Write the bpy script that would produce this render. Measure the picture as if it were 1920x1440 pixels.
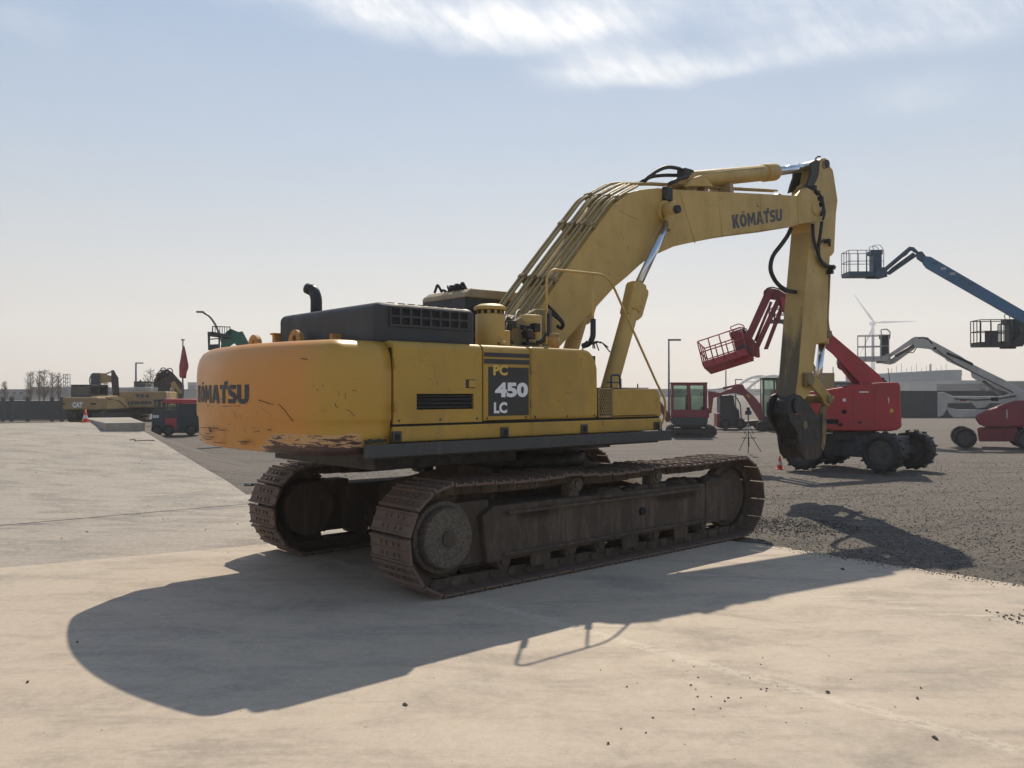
import bpy, bmesh, math, random
from math import sin, cos, pi, radians
from mathutils import Vector, Matrix, noise as mnoise
random.seed(7)
SC = bpy.context.scene
for o in list(bpy.data.objects): bpy.data.objects.remove(o)

# ------------------------------------------------------------ camera
FPX, PIT, EYE = 1560.0, math.atan(15/1560.0), 1.81
cam = bpy.data.cameras.new('camera'); cam.sensor_width = 36; cam.lens = 36*FPX/1920
cam.clip_start = .05; cam.clip_end = 6000
co = bpy.data.objects.new('camera', cam); SC.collection.objects.link(co)
co.location = (0, 0, EYE); co.rotation_euler = (pi/2+PIT, 0, 0); SC.camera = co

# ------------------------------------------------------------ light
SUN = Vector((0.11, 0.97, 1.0)).normalized()
EL = math.asin(SUN.z); AZ = math.atan2(SUN.x, SUN.y)
W = bpy.data.worlds.new('World'); SC.world = W; W.use_nodes = True
nt = W.node_tree; N = nt.nodes; L = nt.links; N.clear()
out = N.new('ShaderNodeOutputWorld'); bg = N.new('ShaderNodeBackground'); bg.inputs[1].default_value = 0.092
L.new(bg.outputs[0], out.inputs[0])
sky = N.new('ShaderNodeTexSky'); sky.sky_type = 'NISHITA'; sky.sun_disc = False
sky.sun_elevation = EL; sky.sun_rotation = AZ; sky.air_density = 1.0; sky.dust_density = .6; sky.ozone_density = 1.5
tc = N.new('ShaderNodeTexCoord'); sx = N.new('ShaderNodeSeparateXYZ'); L.new(tc.outputs['Generated'], sx.inputs[0])
def wm(op, a, b=None, c=None, clamp=False):
    n = N.new('ShaderNodeMath'); n.operation = op; n.use_clamp = clamp
    for i, v in enumerate((a, b, c)):
        if v is None: continue
        if isinstance(v, (int, float)): n.inputs[i].default_value = v
        else: L.new(v, n.inputs[i])
    return n.outputs[0]
zc = wm('MAXIMUM', sx.outputs[2], .02)
px_, py_ = wm('DIVIDE', sx.outputs[0], zc), wm('DIVIDE', sx.outputs[1], zc)   # cloud-sheet plane coordinates
def smooth(v, a, b):
    n = N.new('ShaderNodeMapRange'); n.interpolation_type = 'SMOOTHSTEP'; L.new(v, n.inputs[0])
    n.inputs[1].default_value = a; n.inputs[2].default_value = b; return n.outputs[0]
cmb = N.new('ShaderNodeCombineXYZ'); L.new(px_, cmb.inputs[0]); L.new(py_, cmb.inputs[1])
def wnoise(sc, rot, scale, det=6, rough=.6, dist=0):
    mpg = N.new('ShaderNodeMapping'); L.new(cmb.outputs[0], mpg.inputs[0])
    mpg.inputs['Rotation'].default_value = (0, 0, rot); mpg.inputs['Scale'].default_value = scale
    n = N.new('ShaderNodeTexNoise'); L.new(mpg.outputs[0], n.inputs['Vector']); n.inputs['Scale'].default_value = sc
    n.inputs['Detail'].default_value = det; n.inputs['Roughness'].default_value = rough; n.inputs['Distortion'].default_value = dist
    return n.outputs[0]
wob = wnoise(1.2, 0, (1, 1, 1), 3)
wobs = wm('MULTIPLY', wm('SUBTRACT', wob, .5), .5)
ayy = wm('MAXIMUM', wm('ABSOLUTE', sx.outputs[1]), .25)
cm2 = N.new('ShaderNodeCombineXYZ'); L.new(wm('DIVIDE', sx.outputs[0], ayy), cm2.inputs[0]); L.new(wm('DIVIDE', sx.outputs[2], ayy), cm2.inputs[1])
def fnoise(sc, rot, scale, det=8, rough=.6, dist=0, loc=(0, 0, 0)):
    mpg = N.new('ShaderNodeMapping'); mpg.vector_type = 'TEXTURE'; L.new(cm2.outputs[0], mpg.inputs[0]); mpg.inputs['Location'].default_value = loc
    mpg.inputs['Rotation'].default_value = (0, 0, rot); mpg.inputs['Scale'].default_value = scale
    n = N.new('ShaderNodeTexNoise'); L.new(mpg.outputs[0], n.inputs['Vector']); n.inputs['Scale'].default_value = sc
    n.inputs['Detail'].default_value = det; n.inputs['Roughness'].default_value = rough; n.inputs['Distortion'].default_value = dist
    return n.outputs[0]
fib = fnoise(5.5, radians(-7), (2.2, .75, 1), 8, .55, .35)
fine = fnoise(26, radians(-48), (1.7, .6, 1), 6, .55, .4)
def band(x0, y0, x1, y1, width, xa, xb, soft=.5):
    """a streak of cirrus between two points of the cloud sheet"""
    dx, dy = x1-x0, y1-y0; l = math.hypot(dx, dy); dx /= l; dy /= l
    al = wm('ADD', wm('MULTIPLY', px_, dx), wm('ADD', wm('MULTIPLY', py_, dy), -(x0*dx+y0*dy)))
    ac = wm('ADD', wm('MULTIPLY', px_, -dy), wm('ADD', wm('MULTIPLY', py_, dx), (x0*dy-y0*dx)))
    ac = wm('ABSOLUTE', wm('ADD', ac, wobs))
    m = wm('SUBTRACT', 1.0, smooth(ac, 0, width))
    e = wm('MULTIPLY', smooth(al, xa, xa+soft), wm('SUBTRACT', 1.0, smooth(al, l+xb-soft, l+xb)))
    return wm('MULTIPLY', m, e)
BANDS = []
def uvsheet(u, v):
    a = (u-960)/FPX; b = (720-v)/FPX; s, c = sin(PIT), cos(PIT)
    d = (a, c-b*s, s+b*c); return d[0]/d[2], d[1]/d[2]
for (a, b, wd, k) in (((560, -10), (1230, 75), .27, 1.6), ((1010, 150), (1560, 88), .19, 1.1), ((1350, 90), (2000, 10), .34, .7),
                      ((1000, -30), (1900, -60), .42, .7), ((1570, 200), (1800, 190), .30, .30), ((-60, 30), (110, 55), .22, .4), ((300, -60), (900, -80), .3, .6)):
    (x0, y0), (x1, y1) = uvsheet(*a), uvsheet(*b)
    BANDS.append(wm('MULTIPLY', band(x0, y0, x1, y1, wd, -.1, .1, .35), k))
tot = BANDS[0]
for b_ in BANDS[1:]: tot = wm('ADD', tot, b_)
far = wm('MULTIPLY', wnoise(.55, radians(20), (.5, 1.6, 1), 5), .25)        # thin veil all over the sheet
tex = wm('MULTIPLY', smooth(wm('ADD', fib, wm('MULTIPLY', fine, .34)), .50, .98), 1.0)
dens = wm('MULTIPLY', tot, wm('ADD', .18, wm('MULTIPLY', tex, .85)))
dens = wm('ADD', dens, wm('MULTIPLY', wm('MULTIPLY', far, tex), .25), clamp=True)
lp = N.new('ShaderNodeMix'); lp.data_type = 'RGBA'
hue = N.new('ShaderNodeMix'); hue.data_type = 'RGBA'; hue.blend_type = 'MULTIPLY'; hue.inputs[0].default_value = 1
rmp = N.new('ShaderNodeValToRGB'); L.new(sx.outputs[2], rmp.inputs[0]); cr_ = rmp.color_ramp     # bright spring haze, paler and warmer at the skyline
cr_.elements[0].position = 0; cr_.elements[0].color = (6.7, 5.7, 4.5, 1); cr_.elements[1].position = 1; cr_.elements[1].color = (1.3, 1.9, 3.1, 1)
for p_, c_ in ((.06, (6.5, 5.9, 5.0, 1)), (.15, (5.3, 5.65, 5.85, 1)), (.27, (3.85, 4.95, 6.3, 1)), (.42, (2.75, 4.1, 6.1, 1)), (.65, (1.9, 3.0, 4.7, 1))):
    e_ = cr_.elements.new(p_); e_.color = c_
L.new(sky.outputs[0], hue.inputs[6]); L.new(rmp.outputs[0], hue.inputs[7]); hue.blend_type = 'MIX'; hue.inputs[0].default_value = .88
L.new(dens, lp.inputs[0]); L.new(hue.outputs[2], lp.inputs[6]); lp.inputs[7].default_value = (10.5, 10.5, 10.4, 1)
L.new(lp.outputs[2], bg.inputs[0])
sl = bpy.data.lights.new('sun', 'SUN'); sl.energy = 4.3; sl.angle = radians(.53); sl.color = (1, .88, .71)
so = bpy.data.objects.new('sun', sl); SC.collection.objects.link(so)
so.rotation_euler = (-SUN).to_track_quat('-Z', 'Y').to_euler(); so.location = (0, 0, 50)
VS = SC.view_settings; VS.view_transform = 'Standard'; VS.look = 'None'; VS.exposure = 0.2; VS.gamma = 1; VS.use_curve_mapping = False
SC.render.engine = 'CYCLES'

# ------------------------------------------------------------ materials
def newmat(name):
    m = bpy.data.materials.new(name); m.use_nodes = True; return m, m.node_tree
class NT:
    def __init__(s, name):
        s.m = bpy.data.materials.new(name); s.m.use_nodes = True; s.t = s.m.node_tree; s.b = s.t.nodes['Principled BSDF']
        s.tc = s.t.nodes.new('ShaderNodeTexCoord')
    def n(s, t): return s.t.nodes.new(t)
    def l(s, a, b): s.t.links.new(a, b)
    def math(s, op, a, b=None, clamp=False):
        n = s.n('ShaderNodeMath'); n.operation = op; n.use_clamp = clamp
        for i, v in enumerate((a, b)):
            if v is None: continue
            if isinstance(v, (int, float)): n.inputs[i].default_value = v
            else: s.l(v, n.inputs[i])
        return n.outputs[0]
    def noise(s, scale, det=4, rough=.55, stretch=(1, 1, 1), rot=0, dist=0, loc=(0, 0, 0)):
        mp = s.n('ShaderNodeMapping'); s.l(s.tc.outputs['Object'], mp.inputs[0]); mp.inputs['Scale'].default_value = stretch
        mp.inputs['Rotation'].default_value = (0, 0, rot); mp.inputs['Location'].default_value = loc
        n = s.n('ShaderNodeTexNoise'); s.l(mp.outputs[0], n.inputs['Vector']); n.inputs['Scale'].default_value = scale
        n.inputs['Detail'].default_value = det; n.inputs['Roughness'].default_value = rough; n.inputs['Distortion'].default_value = dist
        return n.outputs[0]
    def vor(s, scale, feature='F1', out='Distance', stretch=(1, 1, 1)):
        mp = s.n('ShaderNodeMapping'); s.l(s.tc.outputs['Object'], mp.inputs[0]); mp.inputs['Scale'].default_value = stretch
        n = s.n('ShaderNodeTexVoronoi'); n.feature = feature; s.l(mp.outputs[0], n.inputs['Vector']); n.inputs['Scale'].default_value = scale
        return n.outputs[out]
    def ss(s, v, a, b, t0=0, t1=1):
        n = s.n('ShaderNodeMapRange'); n.interpolation_type = 'SMOOTHSTEP'; s.l(v, n.inputs[0])
        for i, x in zip((1, 2, 3, 4), (a, b, t0, t1)): n.inputs[i].default_value = x
        return n.outputs[0]
    def mix(s, f, a, b, mode='MIX'):
        n = s.n('ShaderNodeMix'); n.data_type = 'RGBA'; n.blend_type = mode
        for i, v in ((0, f), (6, a), (7, b)):
            if isinstance(v, (int, float)): n.inputs[i].default_value = v
            elif isinstance(v, tuple): n.inputs[i].default_value = (*v, 1)
            else: s.l(v, n.inputs[i])
        return n.outputs[2]
    def xyz(s):
        n = s.n('ShaderNodeSeparateXYZ'); s.l(s.tc.outputs['Object'], n.inputs[0]); return n.outputs
    def bump(s, h, strength=.3, dist=.01):
        n = s.n('ShaderNodeBump'); s.l(h, n.inputs['Height']); n.inputs['Strength'].default_value = strength
        n.inputs['Distance'].default_value = dist; s.l(n.outputs[0], s.b.inputs['Normal'])
    def fin(s, col, rough=.5, metal=0):
        if isinstance(col, tuple): s.b.inputs['Base Color'].default_value = (*col, 1)
        else: s.l(col, s.b.inputs['Base Color'])
        if isinstance(rough, (int, float)): s.b.inputs['Roughness'].default_value = rough
        else: s.l(rough, s.b.inputs['Roughness'])
        s.b.inputs['Metallic'].default_value = metal
        return s.m
def paint(name, c, dirt=.35, rough=.42, chips=.72, metal=0, dirtcol=(.16, .12, .08), chipcol=(.10, .045, .025), sc=1.0):
    k = NT(name)
    a = k.noise(1.3*sc, 6, .6); b = k.noise(5*sc, 8, .7, (1, 1, .35)); ch = k.noise(13*sc, 8, .75, (1, 1, 1))
    d = tuple(x*.80 for x in c)
    col = k.mix(k.ss(a, .35, .7), c, d)
    run = k.noise(7*sc, 6, .65, (1, 1, .07), 0, 0, (1, 5, 2)); col = k.mix(k.math('MULTIPLY', k.ss(run, .56, .74), dirt*.8), col, dirtcol)
    scr = k.math('ABSOLUTE', k.math('SUBTRACT', k.noise(2.1*sc, 4, .5, (1, 1, 1), 0, .3, (9, 1, 4)), .5)); col = k.mix(k.math('MULTIPLY', k.ss(scr, .0035, .0012), k.ss(ch, .52, .58)), col, chipcol)
    col = k.mix(k.math('MULTIPLY', k.ss(b, .42, .78), dirt), col, dirtcol)
    col = k.mix(k.ss(ch, chips, chips+.02), col, chipcol)
    k.bump(k.noise(2.2*sc, 3), .06, .02)
    return k.fin(col, k.ss(b, .3, .7, rough-.06, rough+.2), metal)
def plain(name, c, rough=.6, metal=0, var=.25, sc=6, bump=.0):
    k = NT(name); a = k.noise(sc, 6, .65)
    col = k.mix(k.ss(a, .3, .7), tuple(x*(1-var) for x in c), tuple(min(1, x*(1+var)) for x in c))
    if bump: k.bump(k.noise(sc*4, 6, .7), bump, .01)
    return k.fin(col, rough, metal)

M = {}
def concrete(name, c1, c2, c3):
    k = NT(name)
    big = k.noise(.35, 5, .6); mid = k.noise(1.6, 8, .68, (.55, 1.4, 1), .35, .6); fin = k.noise(14, 8, .75)
    col = k.mix(k.ss(big, .3, .7), c1, c2)
    col = k.mix(k.math('MULTIPLY', k.ss(mid, .45, .66), .9), col, c3)
    streak = k.noise(1.7, 10, .75, (.45, 1.8, 1), radians(-22), 1.2)
    col = k.mix(k.math('MULTIPLY', k.ss(streak, .58, .72), .45), col, (.18, .155, .13))
    scr = k.noise(3.1, 9, .75, (.12, 3.6, 1), radians(-30), .4, (7, 3, 0))
    col = k.mix(k.math('MULTIPLY', k.ss(scr, .60, .67), .5), col, (.56, .50, .42))
    stn = k.noise(.8, 4, .5, (1, 1, 1), 0, .2, (31, 4, 0))
    col = k.mix(k.math('MULTIPLY', k.ss(stn, .56, .70), .42), col, (.15, .14, .13))
    spk = k.vor(9); sp2 = k.noise(22, 3, .6)
    col = k.mix(k.math('MULTIPLY', k.ss(spk, .10, .05), k.ss(sp2, .55, .62)), col, (.12, .11, .10))
    col = k.mix(k.math('MULTIPLY', k.ss(fin, .38, .66), .30), col, (.56, .50, .42))
    grit = k.noise(70, 6, .8); col = k.mix(k.math('MULTIPLY', k.ss(grit, .50, .66), .35), col, (.20, .175, .15))
    blot = k.noise(4.2, 8, .78, (1, 1, 1), 0, .8, (6, 6, 1)); col = k.mix(k.math('MULTIPLY', k.ss(blot, .50, .68), .30), col, (.24, .21, .175))
    if name == 'concrete':
        X, Y, Z = k.xyz()
        def trail(a, b, w, noise_, lo, hi, amt, c_):
            dx, dy = b[0]-a[0], b[1]-a[1]; l = math.hypot(dx, dy); dx /= l; dy /= l
            d = k.math('ABSOLUTE', k.math('ADD', k.math('ADD', k.math('MULTIPLY', X, -dy), k.math('MULTIPLY', Y, dx)), a[0]*dy-a[1]*dx))
            m_ = k.math('MULTIPLY', k.ss(d, w, w*.3), k.ss(noise_, lo, hi))
            return k.mix(k.math('MULTIPLY', m_, amt), col, c_)
        chev = k.noise(5.0, 8, .72, (.35, 2.6, 1), radians(38), .5, (2, 9, 0)); clod = k.noise(13, 8, .75, (1, 1, 1), 0, .4, (8, 2, 0))
        col = trail((.95, 5.95), (3.2, 3.55), .34, chev, .56, .64, .42, (.58, .52, .43))
        col = trail((1.7, 5.1), (3.2, 3.55), .14, clod, .58, .62, .6, (.20, .175, .14))
        col = trail((2.2, 4.6), (3.2, 3.55), .09, clod, .46, .50, .4, (.62, .56, .45))
        col = trail((2.3, 7.9), (3.4, 7.0), .22, chev, .54, .60, .55, (.60, .54, .44))
        dk = k.noise(1.9, 8, .7, (.3, 2.2, 1), radians(12), .6, (4, 4, 0))
        col = k.mix(k.math('MULTIPLY', k.ss(dk, .60, .70), .28), col, (.22, .195, .165))
    if name != 'concrete':
        X, Y, Z = k.xyz()
        d = k.math('ADD', k.math('MULTIPLY', X, -.631), k.math('MULTIPLY', Y, .776))        # distance up the ramp from its foot
        d = k.math('ADD', k.math('ABSOLUTE', k.math('ADD', d, -(4.31*.631+13.464*.776)+.15)), k.math('MULTIPLY', k.noise(2.2, 5, .6), .5))
        sk_ = k.noise(3.5, 9, .75, (.5, 1.6, 1), radians(39), .5, (1, 6, 0))
        col = k.mix(k.math('MULTIPLY', k.math('MULTIPLY', k.ss(d, .75, .2), k.ss(sk_, .45, .58)), .8), col, (.10, .09, .085))
        sk2 = k.noise(1.3, 9, .78, (.35, 2.2, 1), radians(39), .4, (11, 6, 0))
        col = k.mix(k.math('MULTIPLY', k.ss(sk2, .56, .66), .5), col, (.13, .12, .11))
    h = k.math('ADD', k.math('MULTIPLY', fin, .4), k.math('MULTIPLY', mid, 1.3))
    k.bump(h, .35, .012)
    return k.fin(col, k.ss(mid, .35, .7, .72, .92))
M['concrete'] = concrete('concrete', (.46, .375, .285), (.41, .338, .262), (.335, .278, .222))
M['concrete2'] = concrete('concrete_worn_shaded', (.305, .266, .215), (.262, .23, .19), (.185, .165, .142))  # smudged concrete; the ramp's weaker sunlight is put into its darker colour
def gravelmat():
    k = NT('gravel')
    cell = k.vor(26, out='Color'); d = k.vor(26); d2 = k.vor(60, out='Color')
    hs = k.n('ShaderNodeSeparateColor'); k.l(cell, hs.inputs[0]); h2 = k.n('ShaderNodeSeparateColor'); k.l(d2, h2.inputs[0])
    big = k.noise(.22, 6, .6, (.6, 1.5, 1)); mid = k.noise(1.5, 6, .7, (.5, 1.6, 1), .2)
    v = k.math('ADD', k.math('MULTIPLY', hs.outputs[0], .6), k.math('MULTIPLY', h2.outputs[1], .4))
    col = k.mix(v, (.029, .025, .021), (.195, .166, .138))
    col = k.mix(k.math('MULTIPLY', k.ss(big, .38, .62), .5), col, (.13, .112, .093))
    col = k.mix(k.math('MULTIPLY', k.ss(mid, .50, .64), .6), col, (.043, .037, .033))
    rut = k.noise(.9, 6, .65, (.09, 1.9, 1), radians(-7), .5, (5, 2, 0)); col = k.mix(k.math('MULTIPLY', k.ss(rut, .54, .64), .55), col, (.045, .039, .034)); col = k.mix(k.math('MULTIPLY', k.ss(rut, .46, .36), .35), col, (.15, .126, .103))
    k.bump(k.math('ADD', k.noise(34, 6, .8), k.math('MULTIPLY', k.noise(7, 4, .6), .8)), .8, .03)
    return k.fin(col, .9)
M['gravel'] = gravelmat()
M['stone'] = plain('stone', (.12, .104, .088), .9, 0, .5, 9)
M['stone_dark'] = plain('stone_dark', (.05, .047, .045), .85, 0, .4, 12)
M['yellow'] = paint('paint_yellow', (.43, .262, .036), .38, .36, .74)
M['boomy'] = paint('paint_pale_yellow', (.56, .365, .10), .20, .48, .77, sc=.8)
M['pipe'] = paint('paint_pipe_yellow', (.40, .30, .14), .5, .5, .70, sc=3)
M['hood'] = paint('paint_black_hood', (.030, .032, .038), .35, .5, .8, dirtcol=(.10, .09, .08), chipcol=(.06, .05, .04))
M['skirt'] = paint('paint_grey_skirt', (.045, .047, .048), .5, .6, .72, dirtcol=(.11, .10, .09))
M['black'] = plain('black_rubber', (.022, .023, .025), .6)
M['darksteel'] = plain('dark_steel', (.035, .032, .030), .6, .2, .5, 9, .3)
M['shoe'] = paint('worn_track_steel', (.15, .098, .074), .7, .66, .64, .1, dirtcol=(.21, .165, .13), chipcol=(.05, .035, .03), sc=2)
M['mud'] = paint('muddy_steel', (.066, .047, .034), .85, .85, .66, 0, dirtcol=(.16, .122, .09), chipcol=(.03, .027, .024), sc=1.6)
M['chrome'] = plain('chrome', (.62, .66, .74), .16, 1, .08)
def driedmud():
    k = NT('dried_mud'); a = k.noise(48, 9, .8); b = k.noise(4, 6)
    col = k.mix(k.ss(a, .38, .62), (.075, .064, .052), (.20, .168, .128)); col = k.mix(k.math('MULTIPLY', k.ss(b, .5, .7), .6), col, (.10, .085, .07))
    k.bump(a, .9, .02); return k.fin(col, .95)
M['driedmud'] = driedmud()
def cwmat():
    k = NT('counterweight_paint'); X, Y, Z = k.xyz()
    n1 = k.noise(3.0, 8, .7, (1, 1, 1)); n2 = k.noise(5.0, 11, .76, (.45, .45, 3.4)); n3 = k.noise(1.0, 5, .6)
    edge = k.math('ADD', Y, k.math('MULTIPLY', n1, .05))
    col = k.mix(k.ss(edge, -1.38, -1.02), (.45, .27, .036), (.56, .235, .035))
    fade = k.math('MULTIPLY', k.ss(n3, .35, .7), .35)
    col = k.mix(fade, col, (.56, .25, .06))
    # worn primer and rust along the lower edge, most at the right-hand corner
    lim = k.math('ADD', k.math('MULTIPLY', k.ss(Y, -.35, -.85), .15), k.math('MULTIPLY', k.ss(Y, 1.0, 1.35), .08))
    lim = k.math('MULTIPLY', lim, k.ss(X, -2.95, -3.15))
    hgt = k.math('SUBTRACT', Z, k.math('ADD', 1.285, lim))
    r = k.math('ADD', hgt, k.math('MULTIPLY', k.math('SUBTRACT', n2, .56), -.60))
    col = k.mix(k.ss(r, .04, .025), col, (.56, .33, .16))
    col = k.mix(k.ss(r, .0, -.012), col, (.06, .03, .026))
    sp = k.noise(9, 6, .75, (1, 1, 1.6), 0, 0, (3, 1, 2))
    col = k.mix(k.math('MULTIPLY', k.ss(sp, .69, .71), k.ss(Z, 1.75, 1.55)), col, (.10, .045, .03))
    # long thin scratches
    w = k.noise(1.4, 3, .5, (1, 1, 1), 0, 0, (5, 5, 5)); sc = k.math('ABSOLUTE', k.math('SUBTRACT', w, .5))
    brk = k.noise(16, 4, .7)
    col = k.mix(k.math('MULTIPLY', k.math('MULTIPLY', k.ss(sc, .0035, .0015), k.ss(brk, .5, .56)), k.ss(Z, 1.95, 1.8)), col, (.09, .05, .035))
    pl = k.math('MULTIPLY', k.ss(k.noise(7, 4), .62, .68), k.ss(Z, 1.8, 1.6)); col = k.mix(k.math('MULTIPLY', pl, .3), col, (.35, .12, .03))
    k.bump(k.noise(2, 3), .05, .02)
    return k.fin(col, k.ss(n3, .3, .7, .33, .5))
M['cw'] = cwmat()
M['white'] = plain('white_decal', (.72, .73, .76), .5, 0, .06)
M['decal_yellow'] = plain('yellow_decal', (.62, .42, .08), .5, 0, .08)
M['decal_black'] = plain('black_decal', (.022, .023, .026), .4, 0, .2)
M['decal_blue'] = paint('faded_navy_decal', (.035, .045, .07), .5, .5, .66, dirtcol=(.35, .28, .15), chipcol=(.45, .34, .15), sc=3)
M['decal_navy'] = paint('navy_decal', (.02, .03, .045), .2, .5, .72, dirtcol=(.1, .06, .03), chipcol=(.5, .22, .05), sc=3)
M['beige'] = paint('cab_roof_beige', (.42, .32, .18), .5, .5, .66)
M['rustpaint'] = paint('rusted_paint', (.50, .27, .07), .7, .6, .6)
M['grime'] = paint('grimy_yellow', (.27, .20, .085), .9, .7, .6, dirtcol=(.05, .043, .035))
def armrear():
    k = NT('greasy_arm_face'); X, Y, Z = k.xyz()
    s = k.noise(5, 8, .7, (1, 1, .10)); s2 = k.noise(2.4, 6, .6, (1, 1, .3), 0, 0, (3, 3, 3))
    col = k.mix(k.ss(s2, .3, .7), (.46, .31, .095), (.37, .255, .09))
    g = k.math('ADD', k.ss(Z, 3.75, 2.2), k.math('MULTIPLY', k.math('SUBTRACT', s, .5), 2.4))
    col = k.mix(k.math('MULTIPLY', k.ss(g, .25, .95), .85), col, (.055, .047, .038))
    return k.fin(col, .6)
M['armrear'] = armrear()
M['tire'] = plain('tyre_rubber', (.020, .020, .022), .75, 0, .35, 8, .3)
M['rim'] = plain('dusty_rim', (.055, .052, .05), .6, .1, .3)
M['red'] = paint('paint_red', (.44, .034, .045), .45, .42, .8, chipcol=(.3, .03, .03), sc=.7)
M['redfade'] = paint('paint_faded_red', (.42, .045, .055), .35, .5, .78)
M['maroon'] = paint('paint_dull_red', (.23, .032, .045), .3, .5, .78)
M['blue'] = paint('paint_blue', (.045, .145, .26), .2, .42, .85, dirtcol=(.1, .12, .15))
M['bluedark'] = plain('dark_blue_frame', (.035, .075, .12), .5)
M['whitegrey'] = paint('paint_off_white', (.47, .46, .43), .35, .5, .8)
M['greydark'] = plain('dark_grey_box', (.045, .05, .055), .6)
M['green'] = paint('paint_green', (.03, .16, .10), .3, .5, .8)
M['greypole'] = plain('galvanised', (.16, .16, .17), .5, .5)
M['bark'] = plain('bark', (.10, .075, .06), .9)
M['catyellow'] = paint('dusty_machine_yellow', (.36, .235, .10), .45, .6, .74, sc=.6)
M['catside'] = paint('machine_side_yellow', (.46, .31, .12), .3, .6, .74, sc=.6)
M['container'] = plain('container_slate', (.035, .042, .047), .7, 0, .15, 2)
M['orange'] = plain('cone_orange', (.72, .09, .035), .5, 0, .1)
M['conewhite'] = plain('cone_white', (.6, .6, .6), .5, 0, .1)
M['turbine'] = plain('turbine_white', (.42, .44, .50), .5, 0, .04)
M['flagcloth'] = plain('flag_red', (.34, .05, .07), .8, 0, .4, 3)
M['bld_blue'] = plain('cladding_blue_grey', (.17, .20, .24), .8, 0, .10, .2)
M['bld_grey'] = plain('cladding_grey', (.17, .17, .18), .8, 0, .12, .15)
M['bld_white'] = plain('cladding_pale', (.36, .36, .35), .8, 0, .10, .2)
M['bld_dark'] = plain('cladding_dark', (.06, .065, .07), .8, 0, .15, .3)
M['bridge'] = plain('bridge_steel', (.17, .20, .24), .6, 0, .05)
M['gap'] = plain('shadow_gap', (.012, .012, .012), .9)
def glassmat():
    m = bpy.data.materials.new('tinted_glass'); m.use_nodes = True; t = m.node_tree; t.nodes.clear()
    o = t.nodes.new('ShaderNodeOutputMaterial'); mx = t.nodes.new('ShaderNodeMixShader'); tr = t.nodes.new('ShaderNodeBsdfTransparent')
    gl = t.nodes.new('ShaderNodeBsdfGlossy'); gl.inputs['Roughness'].default_value = .05; fr = t.nodes.new('ShaderNodeFresnel'); fr.inputs[0].default_value = 1.45
    tr.inputs[0].default_value = (.70, .78, .75, 1); t.links.new(fr.outputs[0], mx.inputs[0]); t.links.new(tr.outputs[0], mx.inputs[1])
    t.links.new(gl.outputs[0], mx.inputs[2]); t.links.new(mx.outputs[0], o.inputs[0]); return m
M['glass'] = glassmat()
M['darkglass'] = plain('dark_glass', (.02, .025, .03), .08, 0, .1)

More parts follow.
